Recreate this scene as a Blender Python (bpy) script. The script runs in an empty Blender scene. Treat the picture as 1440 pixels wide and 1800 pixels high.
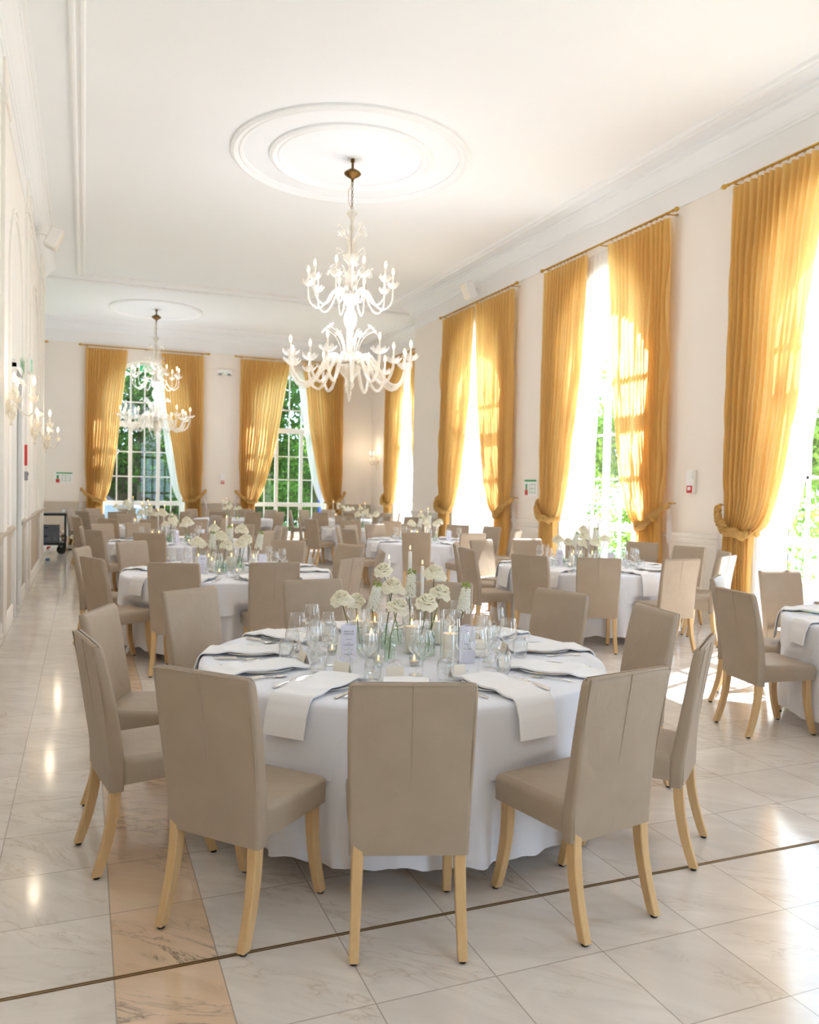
import bpy, math, random
from math import sin, cos, pi, sqrt, atan2, radians
from mathutils import Vector, Matrix
SC = bpy.context.scene
COL = SC.collection
rnd = random.Random(7)

# ------------------------------------------------------------------ geometry helpers
class G:
    def __init__(s): s.v = []; s.f = []
    def add(s, v, f, M=None):
        o = len(s.v)
        if M is not None: v = [tuple(M @ Vector(p)) for p in v]
        s.v.extend(v); s.f.extend([tuple(i + o for i in q) for q in f]); return s
    def box(s, c, d, rz=0.0, M=None):
        x, y, z = d[0] / 2, d[1] / 2, d[2] / 2
        v = [(-x, -y, -z), (x, -y, -z), (x, y, -z), (-x, y, -z), (-x, -y, z), (x, -y, z), (x, y, z), (-x, y, z)]
        m = Matrix.Translation(c) @ Matrix.Rotation(rz, 4, 'Z')
        if M is not None: m = M @ m
        return s.add(v, [(0, 3, 2, 1), (4, 5, 6, 7), (0, 1, 5, 4), (1, 2, 6, 5), (2, 3, 7, 6), (3, 0, 4, 7)], m)
    def bbox(s, c, d, b=0.004, rz=0.0, M=None):
        """box with chamfered edges, lofted"""
        x, y, z = d[0] / 2, d[1] / 2, d[2] / 2
        b = min(b, x * .9, y * .9, z * .9)
        rings = []
        for zz, e in ((-z, b), (-z + b, 0), (z - b, 0), (z, b)):
            X, Y = x - e, y - e
            rings.append([(-X, -Y + b, zz), (-X + b, -Y, zz), (X - b, -Y, zz), (X, -Y + b, zz), (X, Y - b, zz), (X - b, Y, zz), (-X + b, Y, zz), (-X, Y - b, zz)])
        m = Matrix.Translation(c) @ Matrix.Rotation(rz, 4, 'Z')
        if M is not None: m = M @ m
        return s.loft(rings, True, True, M=m)
    def loft(s, rings, closed=True, cap=False, M=None):
        n = len(rings[0]); v = [p for r in rings for p in r]; f = []
        for i in range(len(rings) - 1):
            for j in range(n if closed else n - 1):
                k = (j + 1) % n
                f.append((i * n + j, i * n + k, (i + 1) * n + k, (i + 1) * n + j))
        if cap:
            f.append(tuple(range(n - 1, -1, -1))); f.append(tuple((len(rings) - 1) * n + j for j in range(n)))
        return s.add(v, f, M)
    def lathe(s, prof, n=24, c=(0, 0, 0), M=None, cap=False):
        rings = [[(r * cos(2 * pi * j / n), r * sin(2 * pi * j / n), z) for j in range(n)] for r, z in prof]
        m = Matrix.Translation(c)
        if M is not None: m = M @ m
        return s.loft(rings, True, cap, m)
    def tube(s, pts, r, n=8, cap=True, M=None):
        P = [Vector(p) for p in pts]; R = r if isinstance(r, (list, tuple)) else [r] * len(P)
        rings = []; up = None
        for i, p in enumerate(P):
            t = (P[min(i + 1, len(P) - 1)] - P[max(i - 1, 0)])
            if t.length < 1e-9: t = Vector((0, 0, 1))
            t.normalize()
            if up is None:
                a = Vector((0, 0, 1)) if abs(t.z) < .9 else Vector((1, 0, 0))
                up = (a - t * a.dot(t)).normalized()
            else:
                up = (up - t * up.dot(t))
                up = up.normalized() if up.length > 1e-6 else Vector((1, 0, 0))
            b = t.cross(up)
            rings.append([tuple(p + (up * cos(2 * pi * j / n) + b * sin(2 * pi * j / n)) * R[i]) for j in range(n)])
        return s.loft(rings, True, cap, M)
    def grid(s, fn, nu, nv, M=None, wrap=False):
        v = [tuple(fn(i / nu, j / nv)) for j in range(nv + 1) for i in range(nu + 1)]
        f = [(j * (nu + 1) + i, j * (nu + 1) + i + 1, (j + 1) * (nu + 1) + i + 1, (j + 1) * (nu + 1) + i) for j in range(nv) for i in range(nu)]
        return s.add(v, f, M)
    def mesh(s, name, mat, smooth=True, angle=None):
        me = bpy.data.meshes.new(name); me.from_pydata(s.v, [], s.f); me.validate(clean_customdata=False)
        if mat is not None: me.materials.append(mat)
        if smooth and len(me.polygons):
            me.polygons.foreach_set('use_smooth', [True] * len(me.polygons))
            if angle: me.set_sharp_from_angle(angle=radians(angle))
        me.update(); return me

KIDS = {}
def link(name, me, parent=None, loc=None, rz=None):
    o = bpy.data.objects.new(name, me); COL.objects.link(o)
    if parent is not None:
        o.parent = parent; KIDS.setdefault(parent.name, []).append(o)
    if loc is not None: o.location = loc
    if rz is not None: o.rotation_euler = (0, 0, rz)
    return o
def part(name, g, mat, parent, smooth=True, angle=35, **kw):
    return link(name, g.mesh(name, mat, smooth, angle), parent, **kw)
def tag(o, label=None, cat=None, group=None, kind=None):
    if label: o['label'] = label
    if cat: o['category'] = cat
    if group: o['group'] = group
    if kind: o['kind'] = kind
    return o
def thing(name, label, cat, loc=(0, 0, 0), rz=0.0, group=None):
    o = bpy.data.objects.new(name, None); COL.objects.link(o); o.empty_display_size = .05
    o.location = loc; o.rotation_euler = (0, 0, rz)
    return tag(o, label, cat, group)
def solo(name, g, mat, label, cat, loc=(0, 0, 0), rz=0.0, group=None, smooth=True, angle=35):
    return tag(link(name, g.mesh(name, mat, smooth, angle), None, loc, rz), label, cat, group)
def struct(name, g, mat, smooth=False, angle=35):
    return tag(link(name, g.mesh(name, mat, smooth, angle)), kind='structure')
def kids(o): return KIDS.get(o.name, [])
def dup(src, loc, rz, label, group=None, scale=None, tilt=None):
    def rec(o, par):
        c = o.copy(); COL.objects.link(c)
        if par is not None:
            c.parent = par; KIDS.setdefault(par.name, []).append(c)
        for k in kids(o): rec(k, c)
        return c
    r = rec(src, None); r.location = loc; r.rotation_euler = (tilt[0], tilt[1], rz) if tilt else (0, 0, rz)
    if scale is not None: r.scale = (scale,) * 3
    r['label'] = label
    if group: r['group'] = group
    return r
class Proto:
    """first placement uses the prototype itself, later ones are copies"""
    def __init__(s, make): s.make = make; s.o = None
    def put(s, loc, rz, label, group=None, scale=None, tilt=None):
        if s.o is None:
            s.o = s.make(); r = s.o
            r.location = loc; r.rotation_euler = (tilt[0], tilt[1], rz) if tilt else (0, 0, rz)
            if scale is not None: r.scale = (scale,) * 3
            r['label'] = label
            if group: r['group'] = group
            return r
        return dup(s.o, loc, rz, label, group, scale, tilt)

# ------------------------------------------------------------------ materials
def lin(h):
    h = h.lstrip('#'); c = [int(h[i:i + 2], 16) / 255 for i in (0, 2, 4)]
    return tuple([(x / 12.92 if x <= .04045 else ((x + .055) / 1.055) ** 2.4) for x in c] + [1.0])
class N:
    def __init__(s, name):
        s.m = bpy.data.materials.new(name); s.m.use_nodes = True; s.t = s.m.node_tree
        s.t.nodes.clear(); s.out = s.t.nodes.new('ShaderNodeOutputMaterial')
    def n(s, typ, props=None, **ins):
        d = s.t.nodes.new('ShaderNode' + typ)
        for k, v in (props or {}).items(): setattr(d, k, v)
        for k, v in ins.items():
            key = int(k[1:]) if k[0] == '_' and k[1:].isdigit() else k.replace('__', ' ')
            s.set(d.inputs[key], v)
        return d
    def set(s, sock, v):
        if hasattr(v, 'outputs'): s.t.links.new(v.outputs[0], sock)
        elif isinstance(v, bpy.types.NodeSocket): s.t.links.new(v, sock)
        elif isinstance(v, tuple) and len(v) == 3 and sock.type == 'RGBA': sock.default_value = (*v, 1)
        else: sock.default_value = v
    def math(s, op, a, b=0.0, c=None):
        ins = {'_0': a, '_1': b}
        if c is not None: ins['_2'] = c
        return s.n('Math', {'operation': op}, **ins)
    def mix(s, f, a, b, typ='MIX'):
        d = s.t.nodes.new('ShaderNodeMix'); d.data_type = 'RGBA'; d.blend_type = typ
        s.set(d.inputs[0], f); s.set(d.inputs[6], a); s.set(d.inputs[7], b); return d.outputs[2]
    def noise(s, scale, detail=4, vec=None, rough=.55, dist=0.0):
        d = s.n('TexNoise', None, Scale=scale, Detail=detail, Roughness=rough, Distortion=dist)
        if vec is not None: s.set(d.inputs['Vector'], vec)
        return d
    def ramp(s, f, stops):
        d = s.t.nodes.new('ShaderNodeValToRGB'); s.set(d.inputs[0], f)
        el = d.color_ramp.elements
        while len(el) < len(stops): el.new(.5)
        for e, (p, c) in zip(el, stops): e.position = p; e.color = c
        return d.outputs[0]
    def pbsdf(s, **ins): return s.n('BsdfPrincipled', None, **ins)
    def done(s, sh): s.set(s.out.inputs[0], sh); return s.m

def pmat(name, hexc, rough=.5, metal=0.0, spec=.5, var=.0, vscale=8.0, bump=0.0, bscale=60.0, **extra):
    b = N(name); c = lin(hexc)
    col = c
    pos = b.n('TexCoord')
    if var > 0:
        nz = b.noise(vscale, 4, pos.outputs['Object'])
        col = b.mix(nz.outputs[0], tuple(x * (1 - var) for x in c[:3]) + (1,), tuple(min(1, x * (1 + var)) for x in c[:3]) + (1,))
    p = b.pbsdf(Base__Color=col, Roughness=rough, Metallic=metal)
    p.inputs['Specular IOR Level'].default_value = spec
    for k, v in extra.items(): b.set(p.inputs[k.replace('__', ' ')], v)
    if bump > 0:
        nz = b.noise(bscale, 5, pos.outputs['Object'])
        b.set(p.inputs['Normal'], b.n('Bump', None, Strength=bump, Distance=.01, Height=nz.outputs[0]))
    return b.done(p)
def thin_glass(name, tint='#f4f8f6', fac=1.0, rough=0.0, dens=0.0, edge=.42):
    b = N(name)
    lw = b.n('LayerWeight', None, Blend=.5)
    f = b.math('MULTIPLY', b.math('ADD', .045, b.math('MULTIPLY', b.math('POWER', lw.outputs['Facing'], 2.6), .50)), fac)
    edge = b.math('MULTIPLY', b.math('POWER', lw.outputs['Facing'], 2.6), edge if fac > 1 else 0.0)  # refraction's dark rims put into the colour as grey at grazing angles
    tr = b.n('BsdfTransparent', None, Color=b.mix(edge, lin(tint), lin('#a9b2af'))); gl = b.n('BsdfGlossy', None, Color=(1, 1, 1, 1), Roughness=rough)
    base = tr
    if dens > 0:
        base = b.n('MixShader', None, _0=dens, _1=tr, _2=b.n('BsdfDiffuse', None, Color=lin('#ffffff')))
    return b.done(b.n('MixShader', None, _0=f, _1=base, _2=gl))
def cloth_mat(name, hexc, trans=.3, transp=0.0, hext=None, weave=0.0):
    b = N(name); c = lin(hexc)
    col = c
    if weave:
        nz = b.noise(3.0, 5, b.n('TexCoord').outputs['Object'])
        col = b.mix(nz.outputs[0], tuple(x * (1 - weave) for x in c[:3]) + (1,), tuple(min(1, x * (1 + weave)) for x in c[:3]) + (1,))
    d = b.n('BsdfDiffuse', None, Color=col, Roughness=.5); t = b.n('BsdfTranslucent', None, Color=lin(hext) if hext else col)
    sh = b.n('MixShader', None, _0=trans, _1=d, _2=t)
    if transp > 0: sh = b.n('MixShader', None, _0=transp, _1=sh, _2=b.n('BsdfTransparent', None, Color=(1, 1, 1, 1)))
    return b.done(sh)
def emit(name, hexc, st):
    b = N(name); return b.done(b.n('Emission', None, Color=lin(hexc), Strength=st))

def marble_floor():
    b = N('polished_marble_tiles'); T = .433
    geo = b.n('NewGeometry'); sp = b.n('SeparateXYZ', None, Vector=geo.outputs['Position'])
    x, y = sp.outputs[0], sp.outputs[1]
    isR = b.math('GREATER_THAN', x, .447); isL = b.math('LESS_THAN', x, .104)
    x0 = b.math('ADD', .104, b.math('MULTIPLY', isR, .343))
    u = b.math('DIVIDE', b.math('SUBTRACT', x, x0), T); v = b.math('DIVIDE', b.math('SUBTRACT', y, 2.84), T)
    band = b.math('SUBTRACT', 1.0, b.math('ADD', isR, isL))
    iu, iv = b.math('FLOOR', u), b.math('FLOOR', v)
    idv = b.n('CombineXYZ', None, X=iu, Y=iv, Z=b.math('MULTIPLY', isR, 31.0))
    wn = b.n('TexWhiteNoise', None, Vector=idv)
    # per tile offset of the veining
    off = b.n('VectorMath', {'operation': 'SCALE'}, Vector=wn.outputs['Color'], Scale=37.0)
    flat = b.n('CombineXYZ', None, X=x, Y=y, Z=0.0)
    rot = b.n('VectorRotate', {'rotation_type': 'Z_AXIS'}, Vector=flat, Angle=b.math('ADD', 0.45, b.math('MULTIPLY', wn.outputs['Value'], .5)))
    st = b.n('VectorMath', {'operation': 'MULTIPLY'}, _0=rot, _1=(1.0, 3.2, 1.0))
    pv = b.n('VectorMath', {'operation': 'ADD'}, _0=st, _1=off)
    n1 = b.noise(1.6, 6, pv, .6, 1.2); n2 = b.noise(1.9, 6, pv, .6, 1.6)
    n3 = b.n('MapRange', None, Value=b.noise(1.1, 3, pv).outputs[0], From__Min=.46, From__Max=.66)
    # thin veins where the noise crosses one half
    vein = b.ramp(b.math('ABSOLUTE', b.math('SUBTRACT', n2.outputs[0], .5)), [(0.0, (1, 1, 1, 1)), (.012, (.30, .30, .30, 1)), (.05, (0, 0, 0, 1))])
    cloud = b.ramp(n1.outputs[0], [(.3, (0, 0, 0, 1)), (.75, (1, 1, 1, 1))])
    white = b.mix(cloud, lin('#dad0c5'), lin('#f0e7dc'))
    white = b.mix(b.math('MULTIPLY', wn.outputs['Value'], .30), white, lin('#cdc3b9'))
    vm = b.math('MULTIPLY', vein, b.math('MULTIPLY', n3.outputs[0], .75))
    white = b.mix(vm, white, lin('#b39c82'))
    beige = b.mix(cloud, lin('#d9bb9b'), lin('#eccfb3'))
    beige = b.mix(b.math('MULTIPLY', vein, b.math('MULTIPLY', n3.outputs[0], 1.0)), beige, lin('#6f6558'))
    col = b.mix(band, white, beige)
    # joints
    fu = b.math('SUBTRACT', u, iu); fv = b.math('SUBTRACT', v, iv)
    du = b.math('MULTIPLY', b.math('MINIMUM', fu, b.math('SUBTRACT', 1.0, fu)), T)
    # inside the band the only long joints are its own two edges
    db = b.math('MINIMUM', b.math('ABSOLUTE', b.math('SUBTRACT', x, .104)), b.math('ABSOLUTE', b.math('SUBTRACT', x, .447)))
    du = b.math('ADD', b.math('MULTIPLY', band, db), b.math('MULTIPLY', b.math('SUBTRACT', 1.0, band), du))
    dv = b.math('MULTIPLY', b.math('MINIMUM', fv, b.math('SUBTRACT', 1.0, fv)), T)
    j = b.math('LESS_THAN', b.math('MINIMUM', du, dv), .0022)
    col = b.mix(b.math('MULTIPLY', j, .75), col, lin('#9a8c7c'))
    p = b.pbsdf(Base__Color=col, Roughness=b.math('ADD', .07, b.math('MULTIPLY', n1.outputs[0], .10)))
    p.inputs['Specular IOR Level'].default_value = .55
    b.set(p.inputs['Normal'], b.n('Bump', None, Strength=.25, Distance=.002, Height=b.math('SUBTRACT', 1.0, j)))
    return b.done(p)

def leather():
    b = N('taupe_leather'); oc = b.n('TexCoord').outputs['Object']
    n1 = b.noise(4, 4, oc); n2 = b.noise(420, 2, oc); n3 = b.noise(9, 3, oc, .5, .6)
    col = b.mix(n1.outputs[0], lin('#9d8b77'), lin('#b3a28e'))
    p = b.pbsdf(Base__Color=col, Roughness=.46)
    p.inputs['Specular IOR Level'].default_value = .4
    h = b.math('ADD', b.math('MULTIPLY', n2.outputs[0], .06), n3.outputs[0])
    b.set(p.inputs['Normal'], b.n('Bump', None, Strength=.22, Distance=.02, Height=h))
    return b.done(p)
def beech():
    b = N('light_beech_wood'); oc = b.n('TexCoord').outputs['Object']
    st = b.n('VectorMath', {'operation': 'MULTIPLY'}, _0=oc, _1=(60, 60, 4))
    nz = b.noise(1.0, 4, st, .6, .5)
    col = b.mix(nz.outputs[0], lin('#c59b66'), lin('#dfbf8e'))
    p = b.pbsdf(Base__Color=col, Roughness=.38); return b.done(p)
def plaster(name, hexc, var=.03):
    return pmat(name, hexc, .75, 0, .25, var=var, vscale=1.3, bump=.05, bscale=35)
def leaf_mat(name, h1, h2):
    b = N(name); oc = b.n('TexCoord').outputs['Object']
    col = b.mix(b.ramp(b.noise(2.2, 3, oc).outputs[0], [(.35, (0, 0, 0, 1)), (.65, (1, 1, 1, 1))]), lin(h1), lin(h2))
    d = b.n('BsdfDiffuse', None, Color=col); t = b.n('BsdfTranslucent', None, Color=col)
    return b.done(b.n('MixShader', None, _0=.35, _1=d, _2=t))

M = {}
M['floor'] = marble_floor()
M['leather'] = leather()
M['beech'] = beech()
M['pad'] = pmat('black_foot_pad', '#161514', .6)
M['thread'] = pmat('seam_thread', '#8f7a63', .6)
M['wall'] = plaster('cream_wall_plaster', '#f2e8dc')
M['wallw'] = plaster('white_wall_panelling', '#f4efe6')
M['frieze'] = plaster('white_frieze_plaster', '#f3f1ee')
M['ceil'] = plaster('white_ceiling_plaster', '#f5f6f7', .01)
M['mould'] = pmat('white_moulding_paint', '#f6f6f5', .55, 0, .3)
M['dado'] = pmat('grey_taupe_dado_paint', '#c6b8a6', .6, 0, .3, var=.03, vscale=2)
M['dadow'] = pmat('pale_dado_paint', '#ebe3d8', .6, 0, .3)
M['frame'] = pmat('white_window_paint', '#f5f3ee', .4, 0, .4)
M['pane'] = thin_glass('window_glass', '#fbfdfc', .8)
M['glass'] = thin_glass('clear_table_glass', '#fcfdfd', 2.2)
M['plate'] = thin_glass('clear_plate_glass', '#fdfefd', 1.3, .03, .40, 0.0)
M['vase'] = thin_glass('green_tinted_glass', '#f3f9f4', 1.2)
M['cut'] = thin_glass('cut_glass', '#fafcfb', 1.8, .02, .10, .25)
M['gold'] = cloth_mat('gold_curtain_cloth', '#e0c182', .54, 0, '#fcd992', .05)
M['sheer'] = cloth_mat('white_sheer_voile', '#fbf9f4', .55, .30)
M['cloth'] = cloth_mat('white_table_linen', '#f9f9fe', .12)
M['napkin'] = cloth_mat('white_napkin_linen', '#fbf9f9', .06)
M['organza'] = cloth_mat('white_organza', '#f7f4f6', .4, .35)
M['brass'] = pmat('aged_brass', '#c49a45', .32, 1.0)
M['strip'] = pmat('worn_bronze_strip', '#7d6038', .45, .8)
M['brassd'] = pmat('dark_bronze', '#6b4f2a', .4, 1.0, var=.2)
M['silver'] = pmat('polished_cutlery_steel', '#d9d4cb', .16, 1.0)
M['chrome'] = pmat('chrome_metal', '#c9c6c0', .2, 1.0)
M['murano'] = None
M['wax'] = pmat('ivory_candle_wax', '#f4eee0', .5, 0, .3, Subsurface__Weight=.0)
M['taper'] = pmat('pale_taper_wax', '#e9e5dd', .5)
M['flame'] = emit('candle_flame', '#ffc061', 9.0)
M['bulb'] = emit('lit_flame_bulb', '#ffd79a', 9.0)
M['wick'] = pmat('black_wick', '#1a1714', .8)
M['petal'] = cloth_mat('ivory_rose_petal', '#fdf9ec', .48, 0, '#fffbe8')
M['petalw'] = cloth_mat('white_stock_petal', '#f8f7ee', .35)
M['bud'] = cloth_mat('green_bud', '#a5b562', .2)
M['stem'] = pmat('green_stem', '#5f6b33', .6, var=.2, vscale=30)
M['card'] = pmat('lilac_white_card', '#e9e7f3', .7)
M['cream'] = pmat('cream_card', '#efe6d6', .7)
M['ink'] = pmat('dark_ink', '#4c4a55', .8)
M['plastic'] = pmat('white_plastic', '#f1eee8', .4)
M['grey'] = pmat('grey_plastic', '#8d8f92', .5)
M['red'] = pmat('red_plastic', '#c8302c', .45)
M['green'] = pmat('green_print', '#2f9a55', .5)
M['glowgreen'] = emit('lit_green_sign', '#2fbf7a', .9)
M['black'] = pmat('black_plastic', '#15161a', .45)
M['crate'] = pmat('blue_grey_crate_plastic', '#5c6068', .5)
M['blue'] = pmat('blue_label', '#2d7fb0', .4)
M['bark'] = pmat('tree_bark', '#4a3d30', .9, var=.3, vscale=6)
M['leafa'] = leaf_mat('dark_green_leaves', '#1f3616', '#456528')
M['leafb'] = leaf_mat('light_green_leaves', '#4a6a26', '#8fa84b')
M['pave'] = pmat('pale_terrace_paving', '#b5aea2', .8, var=.08, vscale=1.5)
M['lawn'] = pmat('garden_soil_and_grass', '#55642f', .95, var=.35, vscale=3)
M['car'] = pmat('silver_blue_car_paint', '#8392a6', .3, .3)
M['carglass'] = pmat('dark_car_glass', '#1b222b', .1)
M['parasol'] = pmat('grey_parasol_cloth', '#9a9c9d', .8)
M['wing'] = pmat('pink_blossom', '#d9a08f', .7)
M['bluepaint'] = pmat('blue_door_paint', '#27408f', .5)
def murano():
    b = N('milky_blown_glass')
    lw = b.n('LayerWeight', None, Blend=.5)
    fr = b.math('ADD', .04, b.math('MULTIPLY', b.math('POWER', lw.outputs['Facing'], 3.5), .6))
    d = b.n('BsdfDiffuse', None, Color=lin('#fdfbf6')); t = b.n('BsdfTranslucent', None, Color=lin('#fffaf0'))
    dt = b.n('MixShader', None, _0=.5, _1=d, _2=t)
    tr = b.n('BsdfTransparent', None, Color=lin('#fbf7ee'))
    base = b.n('MixShader', None, _0=.66, _1=dt, _2=tr)
    gl = b.n('BsdfGlossy', None, Color=(1, 1, 1, 1), Roughness=.08)
    return b.done(b.n('MixShader', None, _0=b.math('MULTIPLY', fr, 1.2), _1=base, _2=gl))
M['murano'] = murano()
SKY, SUN, LAMP, EXPO = 6.6, 28.0, 72.0, 0.39
# ------------------------------------------------------------------ the room shell
XL, XR, YN, YT, YB, ZC = -.82, 7.8, -4.6, 19.3, 25.4, 6.3
XTL, XTR = -5.0, 8.8
HW, ZS = 1.2, 4.1                        # window half width, spring height
RIGHT_C = [6.57, 11.07, 15.57, 2.07]
BACK_C = [1.68, 6.10, -2.75]
def mpR(s, d, z): return (XR + d, s, z)       # d outward
def mpT(s, d, z): return (XTR + d, s, z)
def mpB(s, d, z): return (s, YB + d, z)
def mpL(s, d, z): return (XL - d, s, z)
def mpN(s, d, z): return (s, YN - d, z)

def arch_wall(name, mp, s0, s1, ops, depth=.42, mat=M['wall'], zt=ZC):
    g = G(); cur = s0
    q = lambda a: g.add([mp(*p) for p in a], [tuple(range(len(a)))])
    for c, hw, z0, zs, top in sorted(ops):
        if c - hw > cur: q([(cur, 0, 0), (c - hw, 0, 0), (c - hw, 0, zt), (cur, 0, zt)])
        n = 24
        if top == 'arch': A = [(c - hw * cos(pi * i / n), zs + hw * sin(pi * i / n)) for i in range(n + 1)]
        else: A = [(c - hw, zs), (c + hw, zs)]
        for (a, za), (b, zb) in zip(A, A[1:]):
            q([(a, 0, za), (b, 0, zb), (b, 0, zt), (a, 0, zt)]); q([(a, 0, za), (b, 0, zb), (b, depth, zb), (a, depth, za)])
        for e in (c - hw, c + hw): q([(e, 0, z0), (e, depth, z0), (e, depth, zs), (e, 0, zs)])
        cur = c + hw
    if cur < s1: q([(cur, 0, 0), (s1, 0, 0), (s1, 0, zt), (cur, 0, zt)])
    return struct(name, g, mat)
arch_wall('wall_right', mpR, YN, YT, [(c, HW, 0, ZS, 'arch') for c in RIGHT_C])
arch_wall('wall_transept_right', mpT, YT, YB, [(22.0, HW, 0, ZS, 'arch')])
arch_wall('wall_back', mpB, XTL, XTR, [(c, HW, 0, ZS, 'arch') for c in BACK_C])
arch_wall('wall_left', mpL, YN, YT, [(11.57, .47, 0, 3.05, 'flat')], .24, M['wallw'])
arch_wall('wall_front', mpN, XL, XR, [(4.6, HW, 0, ZS, 'arch')])
g = G(); g.add([(XTL, YT, 0), (XL, YT, 0), (XL, YT, ZC), (XTL, YT, ZC)], [(0, 1, 2, 3)]); struct('wall_transept_return', g, M['wallw'])
g = G(); g.add([(XR, YT, 0), (XTR, YT, 0), (XTR, YT, ZC), (XR, YT, ZC)], [(0, 1, 2, 3)]); struct('wall_return_right', g, M['wall'])
g = G(); g.add([(XTL, YT, 0), (XTL, YB, 0), (XTL, YB, ZC), (XTL, YT, ZC)], [(0, 1, 2, 3)]); struct('wall_transept_left', g, M['wall'])
g = G()
for a in ((XL - .3, YN - .5, XR + .5, YT), (XTL, YT, XTR + .5, YB + .5)):
    g.add([(a[0], a[1], 0), (a[2], a[1], 0), (a[2], a[3], 0), (a[0], a[3], 0)], [(0, 1, 2, 3)])
struct('floor', g, M['floor'])
g = G()
for a in ((XL, YN, XR, YT), (XTL, YT, XTR, YB)):
    g.add([(a[0], a[1], ZC), (a[2], a[1], ZC), (a[2], a[3], ZC), (a[0], a[3], ZC)], [(0, 3, 2, 1)])
struct('ceiling', g, M['ceil'])
# expansion strip across the floor
g = G(); g.box(((XL + XR) / 2, 2.829, .0012), (XR - XL, .005, .0024)).box(((XL + XR) / 2, 2.840, .0012), (XR - XL, .005, .0024))
tag(link('floor_expansion_strip', g.mesh('floor_expansion_strip', M['strip'], False)), kind='structure')
# corridor behind the side door
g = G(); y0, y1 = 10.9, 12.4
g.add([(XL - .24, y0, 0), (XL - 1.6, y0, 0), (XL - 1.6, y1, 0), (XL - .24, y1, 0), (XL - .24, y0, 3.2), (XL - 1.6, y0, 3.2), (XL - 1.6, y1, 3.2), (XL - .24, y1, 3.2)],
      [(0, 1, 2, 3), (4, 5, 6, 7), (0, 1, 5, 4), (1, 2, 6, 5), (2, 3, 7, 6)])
struct('wall_corridor', g, pmat('unlit_corridor_shade', '#3a352f', .8))  # dark colour stands in for the shade of the unlit corridor

TR = [0]
def trim(g, mat=None, smooth=False):
    TR[0] += 1
    return struct('trim_%d' % TR[0], g, mat or M['mould'], smooth)
def sweep(mp, s0, s1, prof, g=None):
    """prof: list of (inward, z) points"""
    g = g or G()
    r0 = [mp(s0, -a, z) for a, z in prof]; r1 = [mp(s1, -a, z) for a, z in prof]
    return g.loft([r0, r1], False)
CORN = [(0, 6.04), (.03, 6.04), (.035, 6.07), (.06, 6.08), (.065, 6.11), (.09, 6.13), (.15, 6.19), (.20, 6.23), (.22, 6.235), (.225, 6.27), (.27, 6.275), (.275, 6.299)]
for mp, a, b in ((mpR, YN, YT + .2), (mpL, YN, YT), (mpB, XTL, XTR), (mpT, YT, YB), (mpN, XL, XR)):
    trim(sweep(mp, a, b, CORN))
FRZ = [(0.0, 5.70), (.012, 5.70), (.012, 6.05)]
for mp, a, b in ((mpR, YN, YT), (mpB, XTL, XTR), (mpT, YT, YB), (mpL, YN, YT)):
    trim(sweep(mp, a, b, FRZ), M['frieze'])
RAIL = [(0, .98), (.02, .985), (.03, 1.02), (.03, 1.05), (.05, 1.07), (.055, 1.10), (.05, 1.115), (0, 1.12)]
BASE = [(0.012, .0), (.03, .0), (.03, .15), (.02, .17), (.012, .175)]
def pieces(s0, s1, ops):
    out, cur = [], s0
    for a, b in sorted(ops):
        if a > cur: out.append((cur, a))
        cur = b
    if s1 > cur: out.append((cur, s1))
    return out
WO = [(c - HW - .02, c + HW + .02) for c in RIGHT_C]
for mp, s0, s1, ops, dm in ((mpR, YN, YT, WO, 'dadow'), (mpB, XTL, XTR, [(c - HW - .02, c + HW + .02) for c in BACK_C], 'dado'),
                        (mpT, YT, YB, [(20.78, 23.22)], 'dadow'), (mpL, YN, YT, [(10.95, 12.2)], 'dado')):
    gr, gd, gb = G(), G(), G()
    for a, b in pieces(s0, s1, ops):
        sweep(mp, a, b, RAIL, gr); sweep(mp, a, b, [(.008, 0), (.008, .98)], gd); sweep(mp, a, b, BASE, gb)
        if mp is not mpL:                    # flat raised panel in the dado
            for (x0, z0, x1, z1) in ((a + .12, .28, b - .12, .30), (a + .12, .86, b - .12, .88), (a + .12, .28, a + .14, .88), (b - .14, .28, b - .12, .88)):
                if b - a > .5:
                    p = [mp(x0, -.02, z0), mp(x1, -.02, z0), mp(x1, -.02, z1), mp(x0, -.02, z1)]; gd.add(p, [(0, 1, 2, 3)])
    trim(gr, M['dado'] if dm == 'dado' else M['dadow']); trim(gd, M[dm]); trim(gb, M['wallw'])
# pilasters and blind arch mouldings on the side wall, door casing
for y in (9.72, 13.4, 14.1, 17.5, 18.4):
    g = G(); g.box((XL + .02, y, 3.05), (.04, .42, 6.0)); g.box((XL + .03, y, 5.6), (.07, .5, .08)); trim(g, M['wallw'])
for c in (11.57, 15.75):
    g = G()
    pts = [(XL + .01, c - 1.15, 1.15), (XL + .01, c - 1.15, 3.9)] + [(XL + .01, c - 1.15 * cos(pi * i / 20), 3.9 + 1.15 * sin(pi * i / 20)) for i in range(1, 20)] + [(XL + .01, c + 1.15, 3.9), (XL + .01, c + 1.15, 1.15)]
    for off in (0, .09):
        g.tube([(x, c + (y - c) * (1 - off), z if z < 3.9 else 3.9 + (z - 3.9) * (1 - off)) for x, y, z in pts], .025, 6)
    trim(g, M['wallw'], True)
g = G()
for y in (11.05, 12.09): g.box((XL + .02, y, 1.55), (.05, .10, 3.1))
g.box((XL + .02, 11.57, 3.10), (.05, 1.14, .10)); trim(g, M['frame'])
# open door leaf seen edge on behind its casing
d = tag(link('door_1', None, None, (XL - .25, 11.12, 0), radians(64)), kind='structure')
g = G(); g.bbox((-.0, .44, 1.51), (.045, .88, 3.0), .004); part('door_leaf', g, M['frame'], d)
for z in (.35, 1.5, 2.6):
    g = G(); g.tube([(.03, -.005, z - .06), (.03, -.005, z + .06)], .012, 8); part('hinge', g, M['chrome'], d)
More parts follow.
